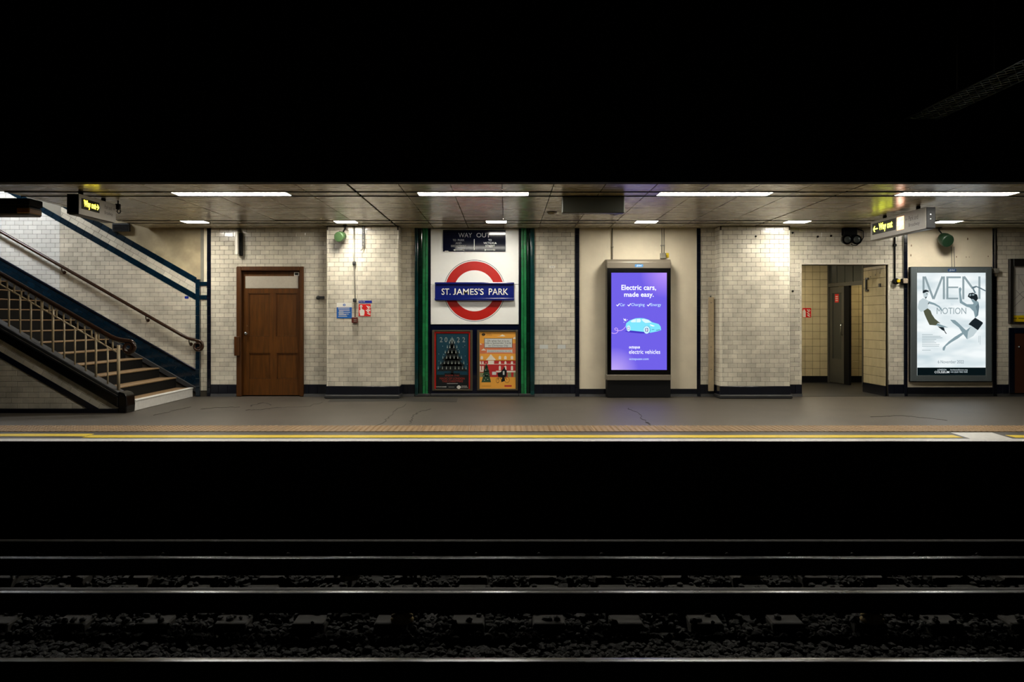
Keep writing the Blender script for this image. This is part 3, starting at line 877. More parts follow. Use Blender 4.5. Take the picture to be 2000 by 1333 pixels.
# stairwell shaft above the ceiling opening
sh = MB(); sh.box(XL, XL + .1, 10.195, YW + .2, ZC + .13, 5.2)
tag(sh.build('wall_shaft_side', M_GREYPL), 'rendered side of the stairwell opening in the ceiling', 'wall', kind='structure')
tag(MB().box(-11.5, XL, 10.0, 10.19, ZC + .13, 5.2).build('wall_shaft_front', M_GREYPL), 'rendered front face of the stairwell opening', 'wall', kind='structure')
tag(MB().box(-11.5, XL + .1, 10.0, YW + .25, 5.2, 5.3).build('ceiling_shaft', M_GREYPL), 'ceiling over the upper flight of the stairs', 'ceiling', kind='structure')
tag(MB().box(-11.2, -11.0, 10.0, YW + .25, 0, 5.2).build('wall_shaft_end', M_GREYPL), 'end wall at the head of the stairs', 'wall', kind='structure')
sl_ = thing('stairwell_light', 'cool white batten light high over the stairs', 'ceiling light', (-8.35, 12.85, 4.5))
MB().box(-9.0, -7.7, 12.75, 12.95, 4.42, 4.46).build('diffuser', E_STAIR, sl_)
MB().box(-9.05, -7.65, 12.72, 12.98, 4.46, 4.54).build('housing', M_STRIP, sl_)
MB().box(-8.4, -8.3, 12.8, 12.9, 4.54, 5.2).build('stem', M_STRIP, sl_)

# ------------------------------------------------------------------ wooden door
d1 = tag(MB().box(DX0 + .01, DX1 - .01, YW + .2, YW + .25, 0, DZ).build('door_1', M_BLACKM), 'varnished brown four-panel wooden door in the tiled wall', 'door', kind='structure')
fx0, fx1, fzt = wx(472), wx(586), wz(529.5)
b = MB(); b.box(DX0, fx0, YW - .035, YW + .12, 0, DZ); b.build('door_frame', M_WOODD, d1, .012)
b = MB(); b.box(fx1, DX1, YW - .035, YW + .12, 0, DZ); b.build('door_frame', M_WOODD, d1, .012)
b = MB(); b.box(fx0, fx1, YW - .035, YW + .12, fzt, DZ); b.build('door_frame', M_WOODD, d1, .012)
YD = YW + .05
dx0, dx1 = fx0 + .006, fx1 - .006
holes = [(wx(478), wx(581), wz(563), wz(540)), (wx(483.5), wx(525), wz(658), wz(572.5)), (wx(537), wx(578.5), wz(658), wz(572.5)), (wx(484.5), wx(526.5), wz(741), wz(690)), (wx(539), wx(580), wz(741), wz(690))]
lf = MB(); cur = [(dx0, dx1, .02, fzt - .004)]
for h in holes:
    nr = []
    for a, c, d, e in cur:
        if h[1] <= a or h[0] >= c or h[3] <= d or h[2] >= e: nr.append((a, c, d, e)); continue
        if a < h[0]: nr.append((a, h[0], d, e))
        if c > h[1]: nr.append((h[1], c, d, e))
        q0, q1 = max(a, h[0]), min(c, h[1])
        if e > h[3]: nr.append((q0, q1, h[3], e))
        if d < h[2]: nr.append((q0, q1, d, h[2]))
    cur = nr
for a, c, d, e in cur: lf.box(a, c, YD, YD + .045, d, e)
leaf = lf.build('door_leaf', M_WOOD, d1)
for i, h in enumerate(holes):
    if i == 0:
        box('board', h[0] - .004, h[1] + .004, YD - .008, YD + .02, h[2] - .004, h[3] + .004, M_GREYB, leaf, .004)
        continue
    box('door_panel', h[0] - .004, h[1] + .004, YD + .016, YD + .035, h[2] - .004, h[3] + .004, M_WOOD, leaf)
    mb = MB(); g = .014
    mb.box(h[0], h[1], YD + .004, YD + .018, h[2], h[2] + g); mb.box(h[0], h[1], YD + .004, YD + .018, h[3] - g, h[3])
    mb.box(h[0], h[0] + g, YD + .004, YD + .018, h[2], h[3]); mb.box(h[1] - g, h[1], YD + .004, YD + .018, h[2], h[3])
    mb.build('panel_moulding', M_WOODD, leaf)
MB().lathe([(.012, 0), (.012, .03), (.026, .04), (.03, .055), (.024, .068), (.006, .072)], (wx(480), YD, wz(652)), (0, -1, 0), 16).build('knob', M_STEEL, leaf)
MB().lathe([(.007, 0), (.007, .006)], (wx(481), YD, wz(637)), (0, -1, 0), 10).build('keyhole', M_BRZ, leaf)
box('lock_box', wx(460.5), wx(470.5), YW - .10, YW - .036, wz(695), wz(657.5), M_WOODD, d1, .008)
f = pxface(YD)
pl = f.rect('camera_plate', 574.5, 584, 539.3, 531.8, M_NWHITE, leaf, n=0, t=.004)
f.rect('pictogram', 575.8, 582.7, 538, 533.4, M_LETB, pl, n=.004)

# small fittings on the left wall and the pier
pj = thing('projecting_sign', 'white edge-on projecting plate high on the wall above the wooden door', 'sign', (wx(467), YW, wz(499)))
box('plate', wx(464.6), wx(470.4), YW - .16, YW - .02, wz(499), wz(454), M_STRIP, pj, .006)
box('mount', wx(466), wx(469), YW - .10, YW - .002, wz(454), wz(447), M_GREYPL, pj, .002)
box('back_edge', wx(471), wx(474.5), YW - .10, YW - .002, wz(500), wz(456), M_BLACKM, pj, .003)
wb = thing('wall_bracket', 'small dark metal bracket on the tiles beside the pier', 'bracket', (wx(626), YW, wz(582)))
MB().lathe([(.03, 0), (.036, .02), (.025, .06), (.01, .07)], (wx(622), YW, wz(582)), (0, -1, 0), 14).build('boss', M_DKGREY, wb)
box('arm', wx(624), wx(634), YW - .03, YW - .002, wz(584.5), wz(579), M_DKGREY, wb, .004)
fp = pxface(YP)
def pxb(name, x0, x1, y0, y1, Y, d, m, parent=None, bevel=0.0):
    return box(name, PX(x0, Y), PX(x1, Y), Y - d, Y - .0005, PZ(y1, Y), PZ(y0, Y), m, parent, bevel)
cd = thing('conduit', 'thin metal conduit running down the pier to the red call point', 'conduit', (PX(693, YP), YP, PZ(620, YP)))
b = MB(); b.tube([(PX(692, YP), YP - .025, ZC - .006), (PX(692, YP), YP - .025, PZ(515, YP)), (PX(694, YP), YP - .025, PZ(587, YP)), (PX(694, YP), YP - .025, PZ(620, YP))], .011, 8)
b.build('pipe', M_GALV, cd)
for x, y in ((692.5, 515), (693.5, 587)):
    MB().lathe([(.024, -.03), (.03, -.02), (.03, .02), (.024, .03)], (PX(x, YP), YP - .032, PZ(y, YP)), (0, 0, 1), 12).build('junction', M_DKGREY, cd)
rc = thing('call_point', 'dark red call point box under the conduit on the pier', 'call point', (PX(694, YP), YP, PZ(631, YP)))
pxb('box', 688.3, 699.7, 620.2, 631, YP, .085, M_CALL, rc, .008)
pxface(YP - .085).polys('slot', [rect4(690.8, 696.5, 624, 625.5), rect4(690.8, 696.5, 627.2, 628.6)], M_GREYPL, rc)
ch = thing('hanging_bracket', 'dark slotted bracket hanging from the ceiling on the pier', 'bracket', (PX(710, YP), YP, PZ(490, YP)))
b = MB(); b.box(PX(708, YP), PX(709.5, YP), YP - .05, YP - .03, PZ(482, YP), ZC - .006); b.box(PX(711, YP), PX(712.5, YP), YP - .05, YP - .03, PZ(484, YP), ZC - .006)
for y in (452, 459, 466, 473, 480): b.box(PX(708, YP), PX(712.5, YP), YP - .046, YP - .034, PZ(y + 1.6, YP), PZ(y, YP))
b.box(PX(708, YP), PX(712, YP), YP - .05, YP - .002, PZ(460, YP), PZ(456, YP))
b.build('slotted_bar', M_DKGREY, ch)
MB().tube([(PX(710, YP), YP - .04, PZ(483, YP)), (PX(708, YP), YP - .05, PZ(488, YP)), (PX(706, YP), YP - .06, PZ(490, YP))], .01, 8).build('hook', M_GALV, ch)

def speaker(name, label, c, direction, r, length, m, hang):
    t = thing(name, label, 'loudspeaker', c)
    d = Vector(direction).normalized(); c = Vector(c)
    MB().lathe([(r * .55, 0), (r * .85, length * .2), (r, length * .5), (r, length * .94), (r * .93, length)], c - d * length * .5, d, 24).build('body', m, t)
    MB().lathe([(r * .9, 0), (r * .88, .003)], c + d * length * .5, d, 24).build('grille', m, t)
    b = MB(); top = Vector(hang)
    b.tube([c - d * length * .35 + Vector((0, 0, r * .6)), Vector((top.x, top.y, top.z - .05)), top], .012, 8)
    b.box(top.x - .03, top.x + .03, top.y - .03, top.y + .03, top.z - .012, top.z)
    b.build('bracket', M_BLACKM, t)
YS = YP - .16
speaker('loudspeaker', 'light green round loudspeaker in front of the left pier', (PX(666, YS), YS, PZ(462, YS)), (-.28, -1, -.22), .082, .18, M_SPKG, (PX(673, YS), YS + .05, ZC - .003))
YS = YW - .22
speaker('loudspeaker', 'dark green round loudspeaker above the dancers lightbox', (PX(1845, YS), YS, PZ(467.5, YS)), (.12, -1, -.45), .105, .2, M_SPKD, (PX(1839, YS), YS + .08, ZC - .003))

# notices on the pier
nt_ = thing('fire_notice', 'blue and white printed notice left of the conduit on the pier', 'notice', (PX(672.5, YP), YP, PZ(622, YP)))
pxb('plate', 657.7, 687.2, 592, 622, YP, .006, M_NBLUE, nt_)
fq = pxface(YP - .006)
fq.rect('white_header', 657.7, 687.2, 600.5, 592, M_NWHITE, nt_, n=0)
fq.poly('blue_disc', ell(672.3, 596, 2.5, 2.5), M_NBLUE, nt_, n=.001)
fq.rect('exclamation_mark', 671.8, 672.8, 597.8, 594.2, M_NWHITE, nt_, n=.002)
zz = lambda x, y: (640 + x / 16.67, 575 + y / 16.67)
fq.polys('printed_lines', [stroke(zz(a, y), zz(c, y), wd) for a, c, y, wd in ((340, 715, 455, 1.1), (350, 715, 508, .8), (370, 715, 535, .7), (370, 510, 560, .7), (345, 735, 592, .8), (370, 520, 620, .7), (345, 690, 648, .8), (370, 600, 672, .7), (345, 635, 718, 1.1))], M_NWHITE, nt_, n=.001)
kl = thing('keep_left_label', 'small dark blue label reading Keep left above the red fire sign', 'sign', (PX(713, YP), YP, PZ(592, YP)))
pxb('plate', 700.6, 726.4, 587.4, 592.2, YP, .005, M_LBLUE, kl)
pxface(YP - .005).text('Keep left', 702, 713, 591.4, 588.3, M_NWHITE, kl)
fs = thing('fire_sign', 'red fire alarm sign with white hand and flames on the pier', 'sign', (PX(712, YP), YP, PZ(618, YP)))
pxb('plate', 700.6, 724, 594.5, 618, YP, .006, M_FIRE, fs)
fq.poly('hand', [zz(*p) for p in ((1060, 700), (1050, 620), (1035, 600), (1035, 520), (1065, 520), (1065, 410), (1085, 390), (1105, 410), (1110, 480), (1195, 520), (1200, 610), (1180, 700))], M_NWHITE, fs, n=.0005)
fq.polys('alarm_button', ring_quads(*zz(1088, 395), 1.0, 2.6, 16), M_NWHITE, fs, n=.0005)
def flame(z, s=1.0, ox=0, oy=0): return [zz(ox + a * s, oy + c * s) for a, c in z]
fq.polys('flames', [[zz(*p) for p in q] for q in (((1245, 370), (1300, 380), (1370, 470), (1330, 480), (1290, 420)), ((1320, 370), (1385, 410), (1385, 450), (1340, 410)), ((1265, 470), (1310, 490), (1385, 510), (1385, 550), (1320, 540)), ((1225, 515), (1280, 515), (1365, 590), (1320, 600), (1270, 550)), ((1270, 600), (1330, 620), (1385, 635), (1385, 675), (1310, 650)))], M_NWHITE, fs, n=.0005)

# stickers on the tiles right of the green columns
for x0, x1, y0, y1, lb in ((1073, 1084, 519, 524, 'small white numbered label on the tiles right of the roundel'), ):
    t = thing('number_label', lb, 'label', (wx(1078), YW, wz(524)))
    pxb('plate', x0, x1, y0, y1, YW, .003, M_NWHITE, t)
    pxface(YW - .003).polys('printed_marks', ring_quads(1077, 521.5, .6, 1.2, 10) + ring_quads(1080.5, 521.5, .6, 1.2, 10), M_LETG, t)
for x0, x1, lb in ((1054, 1070.5, 'left of two blank white tile stickers low beside the roundel bay'), (1089, 1105, 'right of two blank white tile stickers low beside the roundel bay')):
    tag(pxb('tile_sticker', x0, x1, 674, 681.5, YW, .003, M_PGREY), lb, 'sticker', 'blank tile stickers')

# ------------------------------------------------------------------ station name roundel
rs = thing('station_roundel', 'white enamel panel with red ring and blue station name bar', 'station sign', (wx(927), YW, wz(634)))
YE = YW - .004
box('enamel_plate', wx(841.3), wx(1013), YE, YE + .014, wz(555.6), wz(447), M_ENAM, rs, .004)
box('enamel_plate', wx(841.3), wx(1013), YE, YE + .014, wz(634), wz(556.0), M_ENAM, rs, .004)
fe = pxface(YE)
cx, cy = 926.7, 568.3
fe.polys('outline_ring', ring_quads(cx, cy, 59.3, 60.3, 96), M_LETB, rs, n=0)
fe.polys('red_ring', ring_quads(cx, cy, 40.1, 57.7, 96), M_RED, rs, n=0, t=.0015)
bar = pxb('name_bar', 850, 1003.8, 552.5, 587.3, YE, .05, M_BLUEE, rs, .006)
YB2 = YE - .05
for y0, y1 in ((552, 556), (582.4, 587.6)):
    b = MB(); b.box(PX(849.6, YE), PX(1004.2, YE), YE - .085, YE - .045, PZ(y1, YE), PZ(y0, YE)); b.build('bar_moulding', M_BLUEE, bar, .012, seg=2)
fb = pxface(YB2)
for body, x0, x1 in (('ST.', 862.6, 880), ('J', 884.8, 890.2), ("AMES'S", 891.6, 944.6), ('PARK', 954.6, 992.6)):
    fb.text(body, x0, x1, 576.2, 563.8, M_LETW, bar, n=.0005, bold=.005, t=.002)
for k, (x, y) in enumerate(((842.8, 449.5), (1011.3, 449.5), (842.8, 631.5), (1011.3, 631.5))):
    MB().lathe([(.006, 0), (.006, .003), (.003, .005)], (PX(x, YE), YE, PZ(y, YE)), (0, -1, 0), 8).build('screw', M_GALV, rs)
# way out board
wo = thing('direction_board', 'navy enamel board with way out directions above the red ring', 'sign', (wx(926), YW, wz(491.5)))
pxb('board', 865.4, 987.5, 449.6, 491.6, YE, .022, M_NAVYE, wo, .003)
fw = pxface(YE - .022)
q = lambda x, y: (790 + x / 5.874, 430 + y / 5.874)
def qt(body, x0, x1, y0, y1, m, bold=.008):
    a, b_ = q(x0, y1), q(x1, y0); fw.text(body, a[0], b_[0], a[1], b_[1], m, wo, bold=bold)
qt('WAY', 618, 776, 148, 200, M_LETG); qt('OUT', 825, 985, 148, 200, M_LETG)
qt('TO', 555, 592, 219, 243, M_LETG); qt('PARK', 612, 688, 219, 243, M_LETG); qt('AND', 585, 656, 253, 277, M_LETG); qt('BROADWAY', 534, 710, 287, 311, M_LETG)
qt('TO', 962, 1000, 219, 243, M_LETW); qt('VICTORIA', 906, 1057, 253, 277, M_LETW); qt('STREET', 928, 1036, 287, 311, M_LETW)
fw.rect('divider', *[q(797, 0)[0], q(804, 0)[0], q(0, 345)[1], q(0, 220)[1]], M_LETW, wo)
def arrow(x0, x1, y, sgn):
    tip, tail = (x0, x1) if sgn < 0 else (x1, x0)
    d = sgn
    return [[q(tip, y), q(tip - d * 24, y - 11), q(tip - d * 24, y + 11)], [q(tip - d * 20, y - 2.6), q(tail + d * 10, y - 2.6), q(tail + d * 10, y + 2.6), q(tip - d * 20, y + 2.6)],
            [q(tail + d * 22, y), q(tail + d * 8, y), q(tail - d * 2, y - 11), q(tail + d * 10, y - 9)], [q(tail + d * 22, y), q(tail + d * 8, y), q(tail - d * 2, y + 11), q(tail + d * 10, y + 9)]]
fw.polys('arrow', arrow(558, 688, 344, -1), M_LETW, wo); fw.polys('arrow', arrow(918, 1048, 344, 1), M_LETW, wo)
fw.rect('tape', q(462, 0)[0], q(504, 0)[0], q(0, 362)[1], q(0, 353)[1], M_NWHITE, wo)

# ------------------------------------------------------------------ posters below
def poster_frame(name, label, x0, x1, y0, y1, bw):
    t = thing(name, label, 'poster', (wx((x0 + x1) / 2), YW, wz(y1)))
    Yf = YW - .002
    for a in ((x0, x0 + bw, y0, y1), (x1 - bw, x1, y0, y1), (x0 + bw, x1 - bw, y0, y0 + bw * .7), (x0 + bw, x1 - bw, y1 - bw * .7, y1)):
        pxb('frame_bar', *a, Yf, .03, M_POSTF, t, .004)
    return t
Yq = YW - .008
fpz = pxface(Yq)
t1 = poster_frame('christmas_poster', 'dark teal 2022 Christmas poster with candle tree, left below the roundel', 844.2, 923.2, 645, 763.3, 4.4)
g = lambda x, y: (838 + x / 9.944, 638 + y / 9.944)
def G(*p): return [g(*a) for a in p]
pxb('sheet', 848, 919, 647.5, 761, YW - .002, .006, M_PDARK, t1)
fpz.rect('night_sky', *[g(150, 0)[0], g(752, 0)[0], g(0, 940)[1], g(0, 150)[1]], M_PTEAL, t1, n=0)
fpz.polys('red_border', [rect4(g(100, 0)[0], g(798, 0)[0], g(0, 135)[1], g(0, 98)[1]), rect4(g(100, 0)[0], g(133, 0)[0], g(0, 1215)[1], g(0, 135)[1]), rect4(g(772, 0)[0], g(798, 0)[0], g(0, 1215)[1], g(0, 135)[1])], M_RED, t1, n=.0005)
fpz.polys('tree', [G((448, 240), (520, 420), (375, 420)), G((430, 360), (470, 360), (590, 540), (310, 540)), G((400, 480), (500, 480), (650, 660), (250, 660)), G((360, 600), (540, 600), (700, 770), (190, 770)), G((300, 720), (600, 720), (745, 870), (150, 870)), G((425, 860), (475, 860), (475, 940), (425, 940)), G((300, 905), (600, 905), (600, 990), (300, 990))], M_PDARK, t1, n=.0008)
cand = []
for y, xs_ in ((235, (448,)), (265, (422, 470)), (305, (398, 447, 498)), (395, (355, 405, 482, 540)), (495, (315, 375, 445, 520, 588)), (600, (268, 342, 412, 486, 558, 628)), (705, (228, 298, 372, 445, 512, 580, 675)), (805, (178, 260, 337, 415, 508, 578, 650, 718))):
    for x in xs_:
        cand.append(G((x - 7, y - 12), (x + 7, y - 12), (x + 9, y + 26), (x - 9, y + 26))); cand.append(G((x, y - 36), (x + 5, y - 20), (x, y - 14), (x - 5, y - 20)))
fpz.polys('candles', cand, M_PCAND, t1, n=.0012)
fpz.polys('snow', [ell(*g(x, y), .5, .5, 6) for x, y in ((695, 370), (660, 402), (275, 540), (290, 548), (190, 535), (565, 448), (700, 575), (740, 735), (190, 672), (570, 320), (265, 382))], M_PGREY, t1, n=.0012)
def gt(body, x0, x1, y0, y1, m, t=t1, fn=g, n=.0014, bold=0.0):
    a, b_ = fn(x0, y1), fn(x1, y0); fpz.text(body, a[0], b_[0], a[1], b_[1], m, t, n=n, bold=bold)
for ch_, a, c in (('2', 208, 262), ('0', 303, 355), ('2', 540, 596), ('2', 648, 700)): gt(ch_, a, c, 210, 305, M_LETG)
M_PORNG = mat('print_dull_red', (150, 44, 26), 0.5)
gt('ENJOY THE', 318, 582, 940, 978, M_PORNG); gt('MAGIC OF LONDON', 205, 692, 992, 1032, M_PORNG); gt('THIS CHRISTMAS', 252, 655, 1044, 1086, M_PORNG)
fpz.polys('small_print', [stroke(g(348, 1110), g(560, 1110), 1.0), stroke(g(378, 1178), g(495, 1178), .8)], M_LETG, t1, n=.0014)
gt('MAYOR OF LONDON', 138, 335, 1164, 1185, M_LETW)
fpz.polys('roundel_mark', ring_quads(*g(578, 1180), 1.9, 3.4, 24) + [rect4(g(536, 0)[0], g(620, 0)[0], g(0, 1192)[1], g(0, 1168)[1])], M_LETW, t1, n=.0014)
gt('TRANSPORT', 630, 735, 1152, 1168, M_LETW); gt('FOR LONDON', 630, 752, 1175, 1192, M_LETW)

t2 = poster_frame('cycle_poster', 'orange cycle hire poster with red houses, right below the roundel', 931.8, 1011.8, 645, 763, 4.8)
h = lambda x, y: (926 + x / 9.947, 638 + y / 9.947)
def H(*p): return [h(*a) for a in p]
pxb('sheet', 936, 1007.4, 647.5, 760.5, YW - .002, .006, M_PAPR, t2)
def hr(name, x0, x1, y0, y1, m, n): fpz.rect(name, h(x0, 0)[0], h(x1, 0)[0], h(0, y1)[1], h(0, y0)[1], m, t2, n=n)
hr('salmon_sky', 112, 806, 330, 545, M_PPINK, 0)
hr('orange_houses', 112, 806, 530, 668, M_PAPR, .0004)
hr('red_houses', 112, 806, 660, 985, M_PRED, .0004)
M_PWH = mat('print_white', (222, 214, 200), .5)
wins = []
for x in (500, 608, 735): wins += [H((x - 24, 640), (x - 24, 590), (x, 570), (x + 24, 590), (x + 24, 640)), H((x - 20, 735), (x - 20, 690), (x, 672), (x + 20, 690), (x + 20, 735)), H((x - 20, 850), (x - 20, 780), (x, 760), (x + 20, 780), (x + 20, 850))]
for x in (150,): wins += [H((x - 24, 640), (x - 24, 590), (x, 570), (x + 24, 590), (x + 24, 640))]
for x in (125, 170): wins += [H((x - 14, 735), (x - 14, 680), (x + 14, 680), (x + 14, 735)), H((x - 14, 850), (x - 14, 770), (x + 14, 770), (x + 14, 850))]
fpz.polys('windows', wins, M_PWH, t2, n=.0008)
fpz.polys('gable', [H((228, 655), (325, 540), (428, 655)), H((272, 665), (388, 665), (388, 732), (272, 732))], M_PWH, t2, n=.0008)
fpz.polys('ledges', [H((420, 862), (806, 862), (806, 892), (440, 892)), H((112, 855), (200, 855), (200, 880), (112, 880)), H((112, 730), (806, 730), (806, 738), (112, 738))], M_PWH, t2, n=.0009)
fpz.polys('shopfronts', [H((112, 895), (200, 895), (200, 985), (112, 985)), H((650, 895), (720, 895), (720, 985), (650, 985)), H((765, 895), (806, 895), (806, 985), (765, 985))], M_PSAGE, t2, n=.0009)
hr('yellow_ground', 112, 806, 985, 1215, M_PAPR, .0006)
fpz.polys('clouds', [H((440, 195), (500, 188), (550, 155), (610, 192)), H((750, 240), (780, 205), (803, 205), (803, 245)), H((115, 355), (115, 325), (160, 352)), H((130, 468), (185, 430), (238, 468))], M_PWH, t2, n=.0008)
fpz.polys('tree', [H((238, 720), (275, 800), (200, 800)), H((222, 780), (255, 780), (300, 880), (178, 880)), H((200, 860), (280, 860), (315, 970), (160, 970)), H((180, 950), (300, 950), (328, 1085), (142, 1085))], M_PGREEN, t2, n=.0012)
fpz.polys('baubles', [ell(*h(x, y), .7, .7, 8) for x, y in ((232, 700), (225, 850), (250, 940), (190, 960), (265, 1030), (200, 1045), (290, 960), (225, 1000))], M_PWH, t2, n=.0016)
fpz.polys('bicycle', ring_quads(*h(458, 1050), 2.6, 3.2, 20, ry=1.6) + ring_quads(*h(640, 1040), 4.4, 5.0, 24, ry=1.15) + [stroke(h(458, 1050), h(490, 930), .8), stroke(h(490, 1000), h(600, 985), .8), stroke(h(600, 985), h(640, 1040), .8), stroke(h(490, 990), h(560, 1075), .8)], M_PDARK, t2, n=.0014)
fpz.poly('cyclist', H((450, 910), (520, 885), (540, 850), (570, 830), (575, 795), (597, 790), (605, 830), (635, 860), (630, 970), (590, 990), (600, 1060), (530, 1085), (525, 1050), (550, 990), (490, 985), (470, 980)), M_PDARK, t2, n=.0016)
hr('shirt', 558, 590, 870, 940, M_PGREY, .002)
hr('basket', 350, 430, 880, 940, M_PGREY, .0014)
fpz.poly('bubble_outline', rrect(h(196, 0)[0], h(745, 0)[0], h(0, 415)[1], h(0, 230)[1], 1.8), M_LETB, t2, n=.0008)
fpz.poly('bubble', rrect(h(205, 0)[0], h(736, 0)[0], h(0, 407)[1], h(0, 238)[1], 1.6), M_PGREY, t2, n=.0014)
fpz.poly('pill', rrect(h(250, 0)[0], h(742, 0)[0], h(0, 505)[1], h(0, 455)[1], 2.2), M_PGREY, t2, n=.001)
gt('Oh what fun it is to', 250, 680, 258, 300, M_LETB, t2, h, .002); gt('ride a Santander Cycle', 215, 720, 305, 352, M_LETB, t2, h, .002); gt('on Christmas Day', 275, 662, 354, 402, M_LETB, t2, h, .002)
gt('Download the app and try a new e-bike', 270, 722, 468, 496, M_LETB, t2, h, .002)
fpz.polys('roundel_mark', ring_quads(*h(182, 158), 1.6, 2.9, 24) + [rect4(h(148, 0)[0], h(216, 0)[0], h(0, 168)[1], h(0, 148)[1])], M_LETB, t2, n=.001)
M_PBRN = mat('print_brown', (150, 92, 30), .5)
gt('TRANSPORT', 238, 335, 133, 150, M_PBRN, t2, h); gt('FOR LONDON', 238, 345, 160, 178, M_PBRN, t2, h)
fpz.polys('small_print', [stroke(h(150, 1160), h(330, 1160), .7)], M_PBRN, t2, n=.001)
fpz.polys('red_badge', [H((590, 1142), (730, 1142), (730, 1172), (590, 1172))], M_PRED, t2, n=.001)

# ------------------------------------------------------------------ digital advert screen
ad = thing('advert_screen', 'tall backlit purple advert screen in a bronze-grey and black casing', 'screen', (wx(1248), YW, 0))
YA2 = YW - .26
pxb2 = lambda name, x0, x1, y0, y1, ya, yb, m, bevel=0.0, parent=None: box(name, PX(x0, ya), PX(x1, ya), ya, yb, PZ(y1, ya), PZ(y0, ya), m, parent or ad, bevel)
pxb2('casing', 1186, 1310, 524, 733, YA2 + .02, YW + .004, M_BLACK)
b = MB(); z0, z1 = PZ(524.5, YA2), PZ(512, YA2); xa, xb_ = PX(1185.5, YA2), PX(1310.8, YA2)
b.prism([(xa, YA2, z0), (xa, YA2, z1), (xa, YA2 + .05, z1 + .045), (xa, YW, z1 + .06), (xa, YW, z0)], (xb_ - xa, 0, 0)); hood = b.build('hood', M_BRZ, ad, .006)
pxb2('sill', 1185.2, 1310.6, 732.5, 743.5, YA2 - .005, YW, M_BRZ, .006)
pxb2('plinth', 1186, 1309.8, 743.5, 776.5, YA2 + .02, YW, M_BLACKM)
bz = MB()
for a in ((1186, 1194, 524.5, 732.5), (1302.6, 1310, 524.5, 732.5), (1194, 1302.6, 524.5, 533), (1194, 1302.6, 723, 732.5)):
    bz.box(PX(a[0], YA2), PX(a[1], YA2), YA2, YA2 + .03, PZ(a[3], YA2), PZ(a[2], YA2))
bz.build('bezel', M_BLACK, ad)
# picture on the screen: violet with two lighter patches
m = bpy.data.materials.new('violet_screen_picture'); m.use_nodes = True; N = m.node_tree.nodes; L = m.node_tree.links
N.remove(N['Principled BSDF']); em = N.new('ShaderNodeEmission'); geo = N.new('ShaderNodeNewGeometry')
def blob(c, r, src, col):
    d = N.new('ShaderNodeVectorMath'); d.operation = 'DISTANCE'; L.new(geo.outputs['Position'], d.inputs[0]); d.inputs[1].default_value = c
    mr = N.new('ShaderNodeMapRange'); mr.inputs[1].default_value = 0; mr.inputs[2].default_value = r; mr.inputs[3].default_value = 1; mr.inputs[4].default_value = 0; L.new(d.outputs['Value'], mr.inputs[0])
    mx = N.new('ShaderNodeMix'); mx.data_type = 'RGBA'; L.new(mr.outputs[0], mx.inputs[0])
    if src is None: mx.inputs[6].default_value = lin((114, 98, 234))
    else: L.new(src, mx.inputs[6])
    mx.inputs[7].default_value = lin(col); return mx.outputs[2]
s_ = blob((PX(1300, YA2), YA2, PZ(533, YA2)), .42, None, (190, 150, 255)); s_ = blob((PX(1200, YA2), YA2, PZ(726, YA2)), .40, s_, (196, 172, 250))
L.new(s_, em.inputs[0]); em.inputs[1].default_value = 1.0; L.new(em.outputs[0], N['Material Output'].inputs[0]); MATS['screen'] = m
scr = pxb2('screen', 1194, 1302.6, 533, 723, YA2 + .012, YA2 + .02, m)
fsn = pxface(YA2 + .012)
E_SW = emat('screen_white', (236, 240, 255), 1.3); E_CY = emat('screen_cyan', (120, 214, 236), 1.2); E_CYP = emat('screen_pale_cyan', (206, 232, 246), 1.2); E_SD = emat('screen_dark_violet', (70, 56, 190), 1.1); E_SN = emat('screen_navy', (40, 40, 110), 1.0); E_SP = emat('screen_pink', (214, 176, 246), 1.2); E_CYM = emat('screen_mid_cyan', (92, 188, 214), 1.1); E_SB = emat('screen_ice', (190, 226, 255), 1.2)
T = lambda body, x0, x1, y0, y1, mm, bold=0.0: fsn.text(body, x0, x1, y1, y0, mm, scr, n=.0005, bold=bold)
T('Electric cars,', 1213.7, 1281.4, 556.8, 568.6, E_SW, .018); T('made easy.', 1219, 1276.8, 570.8, 583, E_SW, .018)
T('Car', 1211.0, 1220.8, 592.7, 598.4, E_SB, .004); T('Charging', 1232.8, 1259.0, 592.5, 599.8, E_SB, .004); T('Energy', 1270.8, 1291.2, 592.7, 600.0, E_SB, .004)
ticks = []
for x in (1204, 1225.9, 1264): ticks += [stroke((x, 595.8), (x + 2.2, 598.2), 1.3), stroke((x + 1.9, 598.4), (x + 6, 593.2), 1.3)]
fsn.polys('tick', ticks, E_SW, scr)
T('octopus', 1228.5, 1250, 676.2, 682.8, E_SW, .02); T('electric vehicles', 1228.5, 1289.4, 683.6, 691.6, E_SW, .004); T('octopusev.com', 1229, 1266.7, 700, 705, E_SB, .004)
c6 = lambda x, y: (1180 + x / 11.107, 600 + y / 11.107)
C = lambda *p: [c6(*a) for a in p]
fsn.poly('car_shadow', C((440, 530), (560, 500), (860, 540), (1100, 530), (960, 575), (800, 575), (580, 555)), E_SD, scr, n=.0004)
fsn.poly('car_body', C((465, 415), (480, 350), (560, 290), (680, 246), (780, 240), (860, 246), (960, 275), (1040, 330), (1180, 370), (1225, 425), (1236, 500), (1150, 530), (1000, 560), (860, 540), (590, 512), (500, 500)), E_CY, scr, n=.0008)
fsn.polys('car_windows', [C((568, 315), (620, 272), (690, 260), (688, 332), (600, 334)), C((705, 258), (780, 254), (800, 300), (780, 334), (700, 334)), C((806, 270), (860, 257), (950, 280), (1030, 335), (895, 348), (845, 315))], E_CYP, scr, n=.0012)
fsn.poly('headlight', C((990, 378), (1040, 390), (1100, 412), (1060, 424), (1005, 402)), E_SW, scr, n=.0012)
